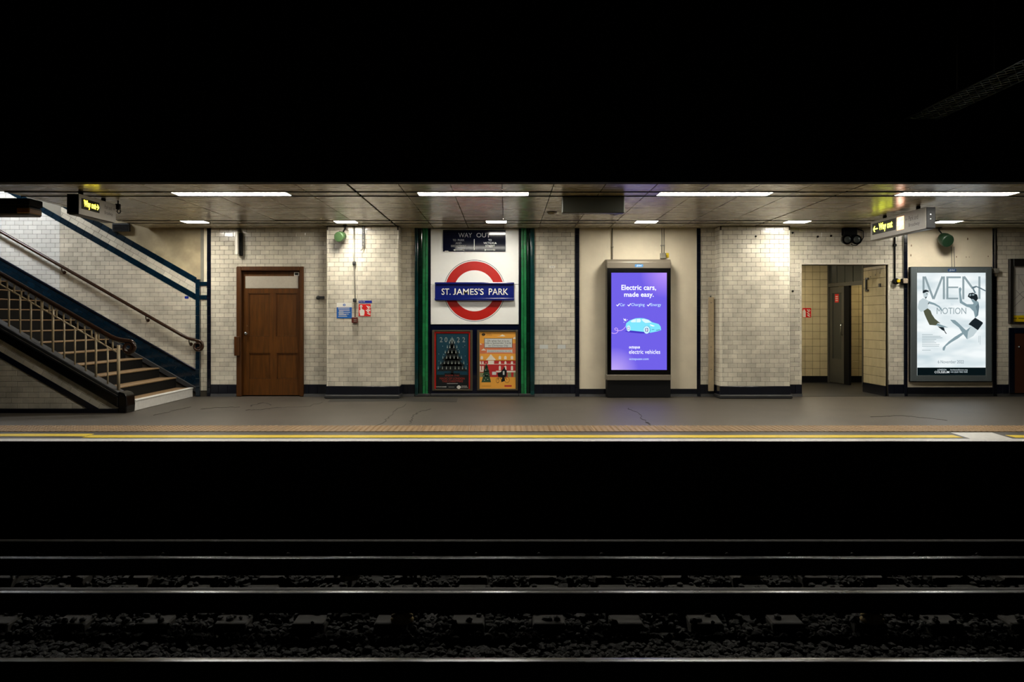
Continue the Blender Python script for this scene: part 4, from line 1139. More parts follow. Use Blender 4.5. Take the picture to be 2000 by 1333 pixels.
fsn.polys('car_shading', [C((860, 440), (900, 410), (960, 410), (995, 450), (1010, 520), (980, 560), (870, 545))], E_CYM, scr, n=.0012)
fsn.polys('bumper_lines', [C((1125, 505), (1210, 488), (1212, 496), (1130, 514)), C((1030, 486), (1085, 482), (1085, 490), (1030, 494))], E_SN, scr, n=.0014)
for cx6, cy6, rx, ry in ((530, 465, 42, 66), (922, 498, 66, 82)):
    fsn.poly('tyre', ell(*c6(cx6, cy6), rx / 11.107, ry / 11.107), E_SB, scr, n=.0018)
    fsn.poly('wheel', ell(*c6(cx6, cy6), rx * .52 / 11.107, ry * .52 / 11.107), E_SN, scr, n=.0024)
    fsn.polys('spoke', [stroke(c6(cx6, cy6 - ry * .45), c6(cx6, cy6 + ry * .45), 1.3), stroke(c6(cx6 - rx * .45, cy6), c6(cx6 + rx * .45, cy6), 1.3)], E_SW, scr, n=.003)
cable = [(160, 560), (210, 577), (265, 570), (298, 530), (290, 470), (255, 452), (225, 475), (240, 500), (300, 515), (370, 510), (425, 475), (465, 425)]
fsn.polys('charging_cable', [stroke(c6(*cable[i]), c6(*cable[i + 1]), 1.0) for i in range(len(cable) - 1)], E_SP, scr, n=.001)
fsn.polys('spark', [C((415, 245), (440, 262), (445, 275), (468, 250), (478, 315), (452, 292), (435, 300)), ell(*c6(500, 278), .6, .9, 8), ell(*c6(430, 330), .9, .6, 8)], E_SW, scr, n=.001)
M_GLB = mat('advert_label_blue', (62, 130, 190), .4)
fh = pxface(YA2)
gl = fh.poly('maker_label', rrect(1240, 1256, 516.5, 522, 1.2), M_GLB, hood, n=0)
fh.text('global', 1243.5, 1252.8, 521.3, 517.3, M_LETW, gl, n=.001)
# its cables and socket
ac = thing('advert_cable', 'thin conduit dropping from the ceiling to the left of the advert hood', 'conduit', (wx(1195.5), YW, wz(508)))
MB().tube([(wx(1195.5), YW - .02, ZC - .004), (wx(1195.5), YW - .02, wz(507))], .010, 8).build('pipe', M_BRZ, ac)
MB().lathe([(.02, -.01), (.02, .01)], (wx(1195.5), YW - .02, wz(483)), (0, 0, 1), 10).build('clip', M_BRZ, ac)
ac = thing('switch_box', 'grey isolator box with yellow tag and twin cables above the advert hood', 'switch box', (wx(1294), YW, wz(507)))
box('box', wx(1289), wx(1299.3), YW - .07, YW + .004, wz(506), wz(495), M_GALV, ac, .006)
box('tag', wx(1299.6), wx(1306.3), YW - .004, YW + .004, wz(503.5), wz(494.5), M_YPLAS, ac)
for x in (1292.2, 1296.5): MB().tube([(wx(x), YW - .015, wz(495)), (wx(x), YW - .015, ZC - .004)], .007, 8).build('cable', M_GALV, ac)
box('clip', wx(1290), wx(1298), YW - .025, YW + .004, wz(481), wz(479), M_GALV, ac)
# white cover strip
cs = thing('cover_strip', 'pale upright cover strip standing in front of the navy strip', 'cover strip', (wx(1387), YW, wz(764)))
box('strip', wx(1382), wx(1392.6), YW - .07, YW - .025, wz(764), wz(581), M_CREAMP, cs, .006)
for y in (592, 636, 678, 722): MB().lathe([(.008, 0), (.006, .004)], (wx(1387), YW - .07, wz(y)), (0, -1, 0), 8).build('screw', M_DKGREY, cs)
MB().tube([(wx(1387), YW - .04, wz(581)), (wx(1386.5), YW - .04, wz(578))], .01, 8).build('hook', M_DKGREY, cs)

# ------------------------------------------------------------------ lobby behind the doorway
YBK = 17.45
LP = 0.152
bw = MB().box(OX0 - .4, 9.2, YBK + .007, YBK + .2, 0, 2.6).build('wall_lobby_back', M_GROUT)
tag(bw, 'back wall of the lobby in yellowed square tiles', 'wall', kind='structure')
tiles(bw, [(5.2, .13), (6.60, .13), (6.60, 2.45), (5.2, 2.45)], (0, YBK + .007, 0), UX, VZ, NY, LP, LP, M_TILE2, joint=.0055, bond=0, ph=.02, pvh=.13)
tiles(bw, [(6.78, .13), (7.9, .13), (7.9, 2.45), (6.78, 2.45)], (0, YBK + .007, 0), UX, VZ, NY, LP, LP, M_TILE2, joint=.0055, bond=0, ph=.05, pvh=.13)
box('skirting', OX0 - .4, 6.58, YBK - .012, YBK + .007, 0, .13, M_BLACKM, bw)
box('skirting', 6.8, 9.2, YBK - .012, YBK + .007, 0, .13, M_BLACKM, bw)
tag(MB().box(OX0 - .1, 9.1, YW + .02, YBK, .0005, .004).build('floor_lobby', mat('dark_lobby_floor', (20, 19, 18), .5)), 'dark floor of the lobby behind the doorway', 'floor', kind='structure')
jx = 6.33
jw = MB().box(jx + .007, jx + .3, YW + .25, 15.15, 0, 2.6).build('wall_lobby_jamb', M_GROUT)
tag(jw, 'side wall of the doorway in yellowed square tiles', 'wall', kind='structure')
tiles(jw, [(YW + .03, .17), (15.15, .17), (15.15, 2.2), (YW + .03, 2.2)], (jx + .007, 0, 0), (0, 1, 0), VZ, (-1, 0, 0), LP, LP, M_TILE2, joint=.0055, bond=0, ph=.04, pvh=.17)
box('skirting', jx - .012, jx + .007, YW + .01, 15.16, 0, .17, M_NAVY, jw)
box('end_face', jx + .001, jx + .3, 15.151, 15.16, 0, 2.45, M_NAVY, jw)
f = Face(lambda y, z: (jx, y, z), (-1, 0, 0))
f.rect('switch', 14.44, 14.50, wz(560), wz(553), M_DKGREY, jw, n=0, t=.02)
f.polys('old_bracket', [rect4(15.0, 15.04, 1.78, 2.02), rect4(14.93, 15.0, 1.99, 2.02), rect4(14.93, 15.0, 1.78, 1.81)], M_DKGREY, jw, n=0, t=.02)
for yy in (14.48, 14.66, 14.86): f.poly('screw_hole', ell(yy, 2.03 + (14.86 - yy) * .12, .012, .012, 8), M_DKGREY, jw, n=0, t=.003)
tag(MB().box(OX0 - .35, OX0 - .1, YW + .25, YBK, 0, 2.6).build('wall_lobby_left', M_PLASTER2), 'left wall of the lobby, barely seen', 'wall', kind='structure')
tag(MB().box(OX0 - .35, 9.2, YW + .25, YBK + .2, 2.5, 2.6).build('ceiling_lobby', M_DKGREY), 'dark lobby ceiling behind the doorway', 'ceiling', kind='structure')
tag(MB().box(9.1, 9.2, YW + .25, YBK + .2, 0, 2.5).build('wall_corridor_end', M_PLASTER2), 'end wall of the corridor beyond the grey door', 'wall', kind='structure')
# bullnose around the opening
b = MB(); b.tube([(OX1 + .016, YW + .018, .2), (OX1 + .016, YW + .018, OZ + .016)], .018, 10); b.build('doorway_edge', M_BULL, wr)
b = MB(); b.tube([(OX0 - .016, YW + .018, .2), (OX0 - .016, YW + .018, OZ + .016)], .018, 10); b.build('doorway_edge', M_BULL, wr)
b = MB(); b.tube([(OX0 - .016, YW + .018, OZ + .016), (OX1 + .016, YW + .018, OZ + .016)], .018, 10); b.build('doorway_edge', M_BULL, wr)
# glazed door screen along the right of the lobby
A = Vector((6.585, YBK - .03, 0)); B = Vector((6.80, 16.2, 0)); D = (B - A); Dn = D.normalized(); NN = Vector((Dn.y, -Dn.x, 0))
if NN.x > 0: NN = -NN
def sp(t, z): p = A + D * t; return Vector((p.x, p.y, z))
def slab_(name, t0, t1, z0, z1, th, m, parent, off=0.0, bevel=0):
    o_ = NN * off
    return MB().prism([sp(t0, z0) + o_, sp(t1, z0) + o_, sp(t1, z1) + o_, sp(t0, z1) + o_], -NN * th).build(name, m, parent, bevel)
d3 = slab_('door_2', 0.0, .03, 0, 2.48, .09, M_DOORG, None, .045)
tag(d3, 'dark grey half-open glazed door screen inside the lobby', 'door', kind='structure')
slab_('door_post', .46, .60, 0, 1.97, .05, M_BLACKM, d3, .03); slab_('door_post', .97, 1.0, 0, 2.48, .09, M_DOORG, d3, .045)
slab_('transom_rail', .03, .97, 1.95, 2.02, .09, M_DOORG, d3, .045)
for t0, t1 in ((.04, .23), (.25, .45), (.47, .68), (.70, .96)): slab_('transom_panel', t0, t1, 2.025, 2.48, .03, M_GLASSD, d3, .01)
lf = slab_('door_leaf', .04, .11, .02, 1.94, .045, M_DOORG, d3, .02)
slab_('stile', .38, .45, .02, 1.94, .045, M_DOORG, lf, .02); slab_('kick_rail', .11, .38, .02, .50, .045, M_DOORG, lf, .02); slab_('top_rail', .11, .38, 1.82, 1.94, .045, M_DOORG, lf, .02)
slab_('wired_glass', .11, .38, .50, 1.82, .012, M_GLASSD, lf, .006)
b = MB(); p0, p1 = sp(.415, 1.20) + NN * .06, sp(.415, .98) + NN * .06
b.tube([sp(.415, 1.20) + NN * .02, p0, p1, sp(.415, .98) + NN * .02], .010, 8); b.build('pull_handle', M_STEEL, lf)
rn = slab_('red_notice', .17, .28, 1.63, 1.80, .002, M_FIRE, lf, .0085)
fr_ = Face(lambda t, z: tuple(sp(t, z)), tuple(NN))
fr_.polys('printed_lines', [[(.19, z), (.26, z), (.26, z + .018), (.19, z + .018)] for z in (1.66, 1.70, 1.74)], M_NWHITE, rn, n=.009)
# lobby lights
lo = thing('lobby_light', 'small ceiling light inside the lobby', 'ceiling light', (5.35, 15.9, 2.48))
box('diffuser', 5.4, 5.7, 16.05, 16.35, 2.455, 2.47, E_VEST, lo); box('housing', 5.38, 5.72, 16.03, 16.37, 2.47, 2.5, M_STRIP, lo)
lo = thing('corridor_light', 'small ceiling light in the corridor beyond the lobby door', 'ceiling light', (7.6, 16.6, 2.48))
box('diffuser', 7.4, 7.8, 16.4, 16.7, 2.455, 2.47, E_CORR, lo); box('housing', 7.38, 7.82, 16.38, 16.72, 2.47, 2.5, M_STRIP, lo)
# extinguisher sign on the lobby wall
fx = thing('extinguisher_sign', 'red fire extinguisher sign on the lobby back wall', 'sign', (PX(1575, YBK), YBK, PZ(620, YBK)))
pxb('plate', 1567.5, 1584, 602, 620.5, YBK, .008, M_FIRE, fx)
ff = pxface(YBK - .008)
y6 = lambda x, y: (1340 + x / 4.762, 590 + y / 4.762)
ff.polys('extinguisher', [[y6(1086, 142), y6(1086, 85), y6(1092, 78), y6(1092, 70), y6(1105, 70), y6(1105, 78), y6(1112, 88), y6(1112, 142)]], M_NWHITE, fx, n=0)
ff.polys('flames', [[y6(*p) for p in q_] for q_ in (((1122, 70), (1132, 70), (1150, 95), (1140, 95)), ((1138, 68), (1148, 70), (1158, 85), (1150, 85)), ((1120, 95), (1130, 95), (1156, 118), (1144, 120)), ((1124, 120), (1134, 118), (1158, 135), (1142, 138)))], M_NWHITE, fx, n=0)

# ------------------------------------------------------------------ fittings on the right wall
sp_ = thing('twin_spotlight', 'pair of black round lamps with looped cable above the lobby doorway', 'spotlight', (wx(1656), YW, wz(480)))
box('mount', wx(1643), wx(1669), YW - .12, YW - .001, wz(461), wz(446.5), M_BLACKM, sp_, .01)
for x in (1647, 1665):
    hd = MB().lathe([(.05, 0), (.075, .03), (.082, .10), (.078, .13)], (wx(x), YW - .05, wz(468.5)), (0, -1, -.12), 20).build('lamp_head', M_BLACK, sp_)
    MB().lathe([(.06, 0), (.05, .012), (.02, .02)], (wx(x), YW - .178, wz(468.5) - .015), (0, -1, -.12), 20).build('lens', M_GLASSD, hd)
MB().tube([(wx(1672), YW - .02, wz(447)), (wx(1685), YW - .02, wz(452)), (wx(1685.5), YW - .02, wz(464)), (wx(1680), YW - .02, wz(474)), (wx(1670), YW - .03, wz(480.5)), (wx(1660), YW - .05, wz(478))], .008, 8).build('cable', M_BLACKM, sp_)
for cx_, cy_ in ((1597, 462.5), (1623, 461), (1548, 455), (1548, 569)):
    tag(MB().lathe([(.018, 0), (.016, .02), (.006, .026)], (wx(cx_), YW, wz(cy_)), (0, -1, 0), 10).build('wall_plug', M_BLACKM), {1597: 'left of two small black plugs in the tiles over the doorway', 1623: 'right of two small black plugs in the tiles over the doorway', 1548: 'small black plug in the tiles beside the right pier' if cy_ < 500 else 'small black plug low beside the right pier and doorway'}[cx_], 'plug')
pl_ = thing('pier_plug', 'small black plug high in the tiles of the right pier', 'plug', (PX(1476, YP), YP, PZ(462, YP)))
MB().lathe([(.016, 0), (.014, .015), (.005, .02)], (PX(1476, YP), YP, PZ(462, YP)), (0, -1, 0), 10).build('cap', M_BLACKM, pl_)
ca = thing('alarm_button', 'yellow alarm button on black housing right of the doorway with thick black cable', 'alarm', (wx(1749), YW, wz(560)))
MB().tube([(wx(1746.5), YW - .02, ZC - .004), (wx(1746.5), YW - .02, wz(545))], .014, 8).build('cable', M_BLACKM, ca)
box('cable_clip', wx(1743.5), wx(1749.5), YW - .045, YW - .001, wz(482), wz(477), M_BLACKM, ca, .005)
MB().lathe([(.05, 0), (.052, .05), (.042, .07)], (wx(1748), YW - .001, wz(550)), (0, -1, 0), 16).build('housing', M_BLACKM, ca)
MB().lathe([(.028, 0), (.028, .02), (.022, .028)], (wx(1750.5), YW - .071, wz(549.5)), (0, -1, 0), 16).build('button', M_YPLAS, ca)
cb2 = thing('push_box', 'pale pinkish square push box beside the yellow alarm button', 'push box', (wx(1764), YW, wz(557)))
box('back', wx(1758), wx(1766), YW - .05, YW - .018, wz(557), wz(545), M_BLACKM, cb2, .004)
box('cover', wx(1760.5), wx(1769.5), YW - .085, YW - .05, wz(554), wz(544.5), M_PINK, cb2, .006)
MB().tube([(wx(1763), YW - .02, wz(545)), (wx(1763), YW - .02, wz(470)), (wx(1764), YW - .02, ZC - .004)], .006, 8).build('cable', M_GALV, cb2)
lc = thing('lightbox_switch', 'small grey switch box with conduit on the navy strip right of the lightbox', 'switch box', (wx(1942), YW, wz(541)))
box('box', wx(1937.5), wx(1947), YW - .07, YW - .012, wz(534.5), wz(525), M_GALV, lc, .005)
box('gland', wx(1940), wx(1944), YW - .05, YW - .02, wz(540.5), wz(534.5), M_BRZ, lc, .004)
MB().tube([(wx(1941), YW - .035, wz(525)), (wx(1941), YW - .035, ZC - .004)], .008, 8).build('conduit', M_GALV, lc)

# ------------------------------------------------------------------ dancers lightbox
lx = thing('poster_lightbox', 'backlit white dance poster in a slate-grey frame with two dancers', 'lightbox', (wx(1858), YW, wz(746)))
YL = YW - .13
z4 = lambda x, y: (1775 + x / 10.665, 515 + y / 10.665)
z5 = lambda x, y: (1775 + x / 10.665, 630 + y / 10.665)
bx_ = lambda n_, x0, x1, y0, y1, ya, yb, m_, be=0.0, pa=None: box(n_, PX(x0, ya), PX(x1, ya), ya, yb, PZ(y1, ya), PZ(y0, ya), m_, pa or lx, be)
bx_('back', 1780, 1938, 521.5, 747, YL + .03, YW - .002, M_BLACKM)
bx_('frame_bar', 1779.5, 1791.5, 522.5, 745.5, YL, YL + .04, M_SLATE, .006); bx_('frame_bar', 1925.7, 1937.5, 522.5, 745.5, YL, YL + .04, M_SLATE, .006)
fbt = bx_('frame_bar', 1791.5, 1925.7, 522.5, 533, YL, YL + .04, M_SLATE, .004); bx_('frame_bar', 1791.5, 1925.7, 733.8, 745.5, YL, YL + .04, M_SLATE, .004)
E_PW = emat('poster_white', (232, 240, 243), 1.05)
nt2 = E_PW.node_tree; g2 = nt2.nodes.new('ShaderNodeNewGeometry'); t2_ = nt2.nodes.new('ShaderNodeTexNoise'); t2_.inputs['Scale'].default_value = 2.2; mp2 = nt2.nodes.new('ShaderNodeMapping'); mp2.inputs['Scale'].default_value = (.7, 1, 2.2)
r2 = nt2.nodes.new('ShaderNodeMapRange'); r2.inputs[1].default_value = .3; r2.inputs[2].default_value = .62; mx2 = nt2.nodes.new('ShaderNodeMix'); mx2.data_type = 'RGBA'; mx2.inputs[6].default_value = lin((198, 214, 220)); mx2.inputs[7].default_value = lin((240, 246, 247))
nt2.links.new(g2.outputs['Position'], mp2.inputs[0]); nt2.links.new(mp2.outputs[0], t2_.inputs['Vector']); nt2.links.new(t2_.outputs['Fac'], r2.inputs[0]); nt2.links.new(r2.outputs[0], mx2.inputs[0]); nt2.links.new(mx2.outputs[2], nt2.nodes['Emission'].inputs[0])
E_PN = emat('poster_paper_white', (236, 242, 244), 1.0); E_PM = emat('poster_mist', (206, 220, 226), 1.0)
E_P1 = emat('poster_grey', (150, 168, 174), .9); E_P2 = emat('poster_steel', (112, 134, 144), .85); E_P3 = emat('poster_dark', (34, 44, 50), .7); E_P4 = emat('poster_olive', (92, 96, 76), .8); E_P5 = emat('poster_skin_light', (196, 210, 214), 1.0); E_P6 = emat('poster_skin_mid', (140, 164, 172), .9); E_FT = emat('poster_footer', (16, 30, 34), .5); E_TX = emat('poster_text', (120, 136, 146), .9)
sheet = bx_('sheet', 1791.5, 1925.7, 533, 733.8, YL + .012, YL + .02, E_PW)
fz = pxface(YL + .012)
wd = 4.0
strokes = [stroke(z4(306, 270), z4(306, 570), wd), stroke(z4(335, 272), z4(512, 742), wd), stroke(z4(516, 742), z4(700, 272), wd), stroke(z4(730, 270), z4(730, 745), wd),
           stroke(z4(803, 270), z4(803, 745), wd), stroke(z4(780, 288), z4(1085, 288), 3.4), stroke(z4(800, 497), z4(1030, 497), 2.8), stroke(z4(780, 730), z4(1030, 730), 3.0),
           stroke(z4(1135, 270), z4(1135, 745), wd), stroke(z4(1150, 272), z4(1330, 520), wd), stroke(z4(1470, 270), z4(1470, 740), wd)]
fz.polys('title_lettering', strokes, E_P1, sheet, n=.0006, t=.0003)
fz.text('MOTION', *[z4(580, 0)[0], z4(1195, 0)[0], z4(0, 1055)[1], z4(0, 920)[1]], E_P1, sheet, n=.0008, t=.0003)
fz.text('IN', *[z4(872, 0)[0], z4(922, 0)[0], z4(0, 880)[1], z4(0, 825)[1]], E_PM, sheet, n=.0008, t=.0003)
Z4 = lambda *p: [z4(*a) for a in p]; Z5 = lambda *p: [z5(*a) for a in p]
# left dancer
fz.poly('dancer_torso', Z4((188, 900), (215, 780), (290, 722), (350, 742), (425, 790), (402, 850), (395, 935), (320, 985), (250, 1012), (192, 940)), E_P5, sheet, n=.001)
fz.poly('dancer_arm', Z4((425, 788), (540, 828), (640, 888), (700, 970), (690, 990), (620, 912), (520, 862), (405, 835)), E_P6, sheet, n=.0014)
fz.poly('dancer_face', Z4((292, 612), (380, 588), (402, 640), (386, 690), (350, 742), (312, 705)), E_P5, sheet, n=.0022)
fz.polys('dancer_hair', [Z4((283, 598), (298, 562), (350, 545), (412, 565), (410, 605), (380, 588), (300, 622)), Z4((352, 690), (372, 700), (356, 735), (340, 720)), Z4((360, 625), (385, 625), (385, 640), (360, 640)), Z4((398, 830), (425, 795), (410, 850), (400, 860))], E_P3, sheet, n=.0032)
fz.poly('dancer_trousers', Z4((305, 990), (390, 935), (450, 980), (480, 1060), (540, 1150), (660, 1250), (600, 1240), (560, 1290), (430, 1280), (380, 1180), (330, 1070)), E_P4, sheet, n=.0024)
fz.poly('dancer_leg', Z5((570, 12), (690, 58), (820, 105), (700, 104), (560, 62)), E_P6, sheet, n=.0016)
fz.polys('dancer_foot', [Z5((600, 85), (730, 108), (752, 190), (690, 160)), Z5((735, 150), (756, 190), (790, 238), (772, 240), (740, 195))], E_P3, sheet, n=.0026)
# right dancer
fz.poly('dancer_raised_arm', Z4((1040, 520), (1070, 492), (1098, 530), (1080, 600), (1112, 788), (1210, 848), (1330, 850), (1330, 935), (1200, 902), (1062, 820), (1045, 600)), E_P6, sheet, n=.0012)
fz.poly('dancer_far_arm', Z4((1310, 490), (1400, 465), (1500, 505), (1600, 560), (1596, 582), (1410, 492), (1352, 522), (1400, 612), (1368, 622), (1328, 540)), E_P2, sheet, n=.0012)
fz.poly('dancer_back', Z4((1210, 870), (1330, 850), (1400, 772), (1450, 800), (1465, 900), (1442, 1080), (1380, 1135), (1350, 1000), (1280, 930)), E_P6, sheet, n=.002)
fz.poly('dancer_shadow_side', Z4((1390, 900), (1450, 820), (1465, 900), (1442, 1080), (1400, 1120), (1420, 1000)), E_P2, sheet, n=.003)
fz.poly('dancer_cheek', Z4((1290, 735), (1340, 750), (1395, 790), (1352, 832), (1318, 795)), E_P6, sheet, n=.003)
fz.poly('dancer_hair', Z4((1225, 690), (1250, 622), (1330, 608), (1420, 650), (1442, 730), (1400, 792), (1335, 742), (1300, 742)), E_P3, sheet, n=.004)
fz.polys('dancer_curls', [Z4((1255, 650), (1290, 630), (1300, 660), (1265, 690)), Z4((1320, 635), (1370, 640), (1350, 670), (1310, 665))], E_P1, sheet, n=.005)
fz.poly('dancer_near_leg', Z4((860, 1170), (960, 1180), (1030, 1240)) + Z5((1150, 130), (1240, 205), (1330, 290), (1215, 355), (1120, 230), (1040, 105), (915, 10)), E_P6, sheet, n=.002)
fz.poly('dancer_thigh', Z5((1300, 80), (1430, 165), (1340, 285), (1215, 355), (1230, 210)), E_P5, sheet, n=.003)
fz.poly('dancer_far_leg', Z5((1290, 92), (1200, 160), (1110, 210), (960, 300), (830, 400), (760, 470), (705, 530), (705, 582), (740, 590), (772, 500), (880, 420), (1030, 332), (1130, 250), (1240, 190)), E_P6, sheet, n=.0012)
fz.poly('dancer_shorts', Z4((1240, 1270), (1300, 1200), (1380, 1130), (1535, 1225)) + Z5((1540, 25), (1435, 165), (1300, 72)), E_P3, sheet, n=.004)
fz.polys('small_print', [stroke(z5(a, y), z5(c_, y), .8) for a, c_, y in ((275, 500, 255), (275, 660, 290), (275, 700, 323), (275, 570, 357), (275, 535, 392), (275, 570, 427), (275, 640, 462), (275, 630, 495), (275, 455, 580))] + [stroke(z5(1458, 280), z5(1458, 420), .5), stroke(z5(1485, 280), z5(1485, 465), .5)], E_P1, sheet, n=.0008, t=.0003)
def zt(body, x0, x1, y0, y1, mm, bold=0.0, n=.0008): a, c_ = z5(x0, y1), z5(x1, y0); fz.text(body, a[0], c_[0], a[1], c_[1], mm, sheet, n=n, bold=bold, t=.0003)
zt('6 November 2022', 605, 1145, 790, 856, E_TX)
fz.rect('footer', 1791.5, 1925.7, 733.8, 718.4, E_FT, sheet, n=.0006)
zt('LONDON', 597, 780, 972, 1004, E_PM, .004, .0016); zt('COLISEUM', 535, 842, 1015, 1060, E_PN, .003, .0016); zt('londoncoliseum.org', 865, 1222, 974, 1012, E_PM, .004, .0016); zt('+44 (0)20 7845 9300', 865, 1222, 1022, 1058, E_PM, .004, .0016)
fh = pxface(YL)
gl = fh.poly('maker_label', rrect(1851, 1867.5, 525.2, 530.8, 1.8), mat('maker_navy', (22, 62, 112), .35), fbt, n=0)
fh.text('global', 1854.5, 1864.3, 530.2, 526.2, M_LETW, gl, n=.001)

# ------------------------------------------------------------------ map frame and cupboard
mp_ = thing('framed_map', 'black framed network map with yellow strip at the right edge', 'map', (wx(2015), YW, wz(632)))
for a in ((1968.5, 1976, 506, 632.5), (2054, 2061, 506, 632.5), (1976, 2054, 506, 520.5), (1976, 2054, 628.8, 632.5)): pxb('frame_bar', *a, YW, .06, M_FRAMEB, mp_, .006)
pxb('sheet', 1975, 2055, 520, 629, YW, .025, M_MAPW, mp_)
fm = pxface(YW - .025)
fm.rect('yellow_strip', 1975, 2055, 628.8, 616.5, M_MAPY, mp_, n=0)
fm.polys('map_lines', [stroke(p_, q_, .7) for p_, q_ in (((1982, 537), (2010, 537)), ((1978, 588), (1997, 570)), ((1997, 570), (2030, 570)), ((1984, 567), (2000, 583)), ((1992, 545), (2000, 560)), ((1980, 600), (2005, 575)), ((1990, 538), (1990, 566)), ((1979, 611), (2050, 611)))], M_MAPL, mp_, n=0)
fm.polys('strip_print', [stroke((1976.5, 622), (1986, 622), 1.3), stroke((1989, 622.2), (2010, 622.2), 1.3)], M_LETB, mp_, n=.001)
cp = thing('wall_cupboard', 'dark brown cupboard door in a navy frame under the map', 'cupboard', (wx(2015), YW, 0))
box('frame_side', wx(1967.8), wx(1978.5), YW - .05, YW - .019, .06, wz(640.5), M_NAVY, cp, .006); box('frame_side', wx(2052), wx(2063), YW - .05, YW - .019, .06, wz(640.5), M_NAVY, cp, .006)
box('frame_head', wx(1978.5), wx(2052), YW - .05, YW - .019, wz(651), wz(640.5), M_NAVY, cp, .006)
dr = box('door', wx(1979), wx(2051.5), YW - .04, YW - .019, .06, wz(651.5), M_BROWN, cp, .004)
MB().lathe([(.008, 0), (.008, .015), (.018, .022), (.016, .035), (.004, .038)], (wx(1986.5), YW - .04, wz(678)), (0, -1, 0), 14).build('knob', M_STEEL, dr)

# ------------------------------------------------------------------ hanging signs, end-on to the track
def hang_sign(label, x_face, x_back, yn, yf, z0, z1, cat='sign'):
    t = thing('hanging_sign', label, cat, ((x_face + x_back) / 2, (yn + yf) / 2, z0))
    s = 1 if x_back > x_face else -1
    xf = x_face + s * .006
    b = MB(); b.box(xf, x_back, yn, yf, z0 + .004, z1 - .004); b.build('case', M_BLACK if s < 0 else M_SIGNC, t, .006)
    b = MB(); b.box(x_face, xf, yn + .004, yf - .004, z0, z1); b.build('sign_face', M_SIGNG, t, .002)
    b = MB(); b.box(x_face + s * .02, x_back - s * .01, yn + .03, yf - .02, z0 - .004, z0 + .006); b.build('underside', M_SIGNG if s > 0 else M_DKGREY, t)
    for y in (yn + (yf - yn) * .2, yn + (yf - yn) * .8):
        b = MB(); b.box((x_face + x_back) / 2 - .02, (x_face + x_back) / 2 + .02, y - .02, y + .02, z1 - .005, ZC - .002); b.build('hanger', M_BLACKM, t)
    return t
XR = 5.47
hs = hang_sign('grey hanging sign with yellow way out arrow and orange symbol near the lobby doorway', XR, XR + .127, 11.14, 12.84, 2.476, 2.757)
FR = Face(lambda y, z: (XR, y, z), (-1, 0, 0))
led = FR.rect('led_panel', 12.77, 12.01, 2.55, 2.715, M_LEDBG, hs, n=0, t=.003)
FR.text('Way out', 12.54, 12.10, 2.566, 2.698, E_WAYG, led, n=.0035, bold=.02, t=.002)
def arrow3(yt, yb_, z, s_):   # yt tip, yb_ tail
    d_ = 1 if yb_ > yt else -1
    return [[(yt + d_ * .02, z - s_ * .16), (yb_, z - s_ * .16), (yb_, z + s_ * .16), (yt + d_ * .02, z + s_ * .16)], [(yt, z), (yt + d_ * s_, z - s_), (yt + d_ * s_ * 1.5, z - s_), (yt + d_ * s_ * .5, z)], [(yt, z), (yt + d_ * s_, z + s_), (yt + d_ * s_ * 1.5, z + s_), (yt + d_ * s_ * .5, z)]]
FR.polys('arrow', arrow3(12.735, 12.58, 2.63, .042), E_WAYG, led, n=.0035, t=.002)
lg = FR.rect('symbol_panel', 11.965, 11.76, 2.535, 2.715, E_LOGO, hs, n=0, t=.003)
FR.polys('double_arrow', [rect4(11.95, 11.775, 2.60, 2.617), rect4(11.95, 11.775, 2.632, 2.649), [(11.93, 2.649), (11.905, 2.649), (11.83, 2.70), (11.855, 2.70)], [(11.80, 2.60), (11.825, 2.60), (11.90, 2.55), (11.875, 2.55)], [(11.90, 2.617), (11.87, 2.617), (11.82, 2.632), (11.85, 2.632)]], E_LOGOW, lg, n=.0035, t=.002)
FR.text('Park and', 11.62, 11.355, 2.625, 2.69, M_LETB, hs, n=0); FR.text('Broadway', 11.62, 11.31, 2.53, 2.595, M_LETB, hs, n=0)
FR.polys('small_arrow', arrow3(11.715, 11.645, 2.655, .018), M_LETB, hs, n=0)
for z in (2.60, 2.66): MB().lathe([(.008, 0), (.008, .004)], (XR + .06, 11.14, z), (0, -1, 0), 8).build('key_switch', M_STEEL, hs)
XQ = -5.0
hs = hang_sign('grey hanging sign with yellow way out arrow near the foot of the stairs', XQ, XQ - .143, 9.97, 10.92, 2.52, 2.757)
FL_ = Face(lambda y, z: (XQ, y, z), (1, 0, 0))
led = FL_.rect('led_panel', 10.03, 10.47, 2.59, 2.715, M_LEDBG, hs, n=0, t=.003)
FL_.text('Way out', 10.08, 10.375, 2.60, 2.702, E_WAY, led, n=.0035, bold=.02, t=.002)
FL_.polys('arrow', arrow3(10.455, 10.375, 2.655, .032), E_WAY, led, n=.0035, t=.002)
FL_.text('Park and', 10.61, 10.80, 2.665, 2.715, M_LETG if False else M_LETB, hs, n=0); FL_.text('Broadway', 10.61, 10.83, 2.585, 2.64, M_LETB, hs, n=0)
FL_.polys('small_arrow', arrow3(10.88, 10.83, 2.69, .014), M_LETB, hs, n=0)
hk = thing('hook_fitting', 'small black hook fitting at the far end of the stair sign', 'fitting', (XQ + .02, 10.95, 2.65))
box('block', XQ - .02, XQ + .035, 10.93, 10.98, 2.70, 2.77, M_BLACKM, hk, .005)
b = MB(); b.tube([(XQ + .02, 10.955, 2.70)] + [(XQ + .02 + .022 * math.sin(a), 10.955, 2.675 - .025 * math.cos(a) ) for a in [math.pi * (1 + i / 5) for i in range(10)]], .006, 6); b.build('loop', M_BLACKM, hk)
b = MB(); b.tube([(XQ + .01, 10.955, 2.765), (XQ + .01, 10.955, ZC - .002)], .01, 8); b.build('stem', M_BLACKM, hk)

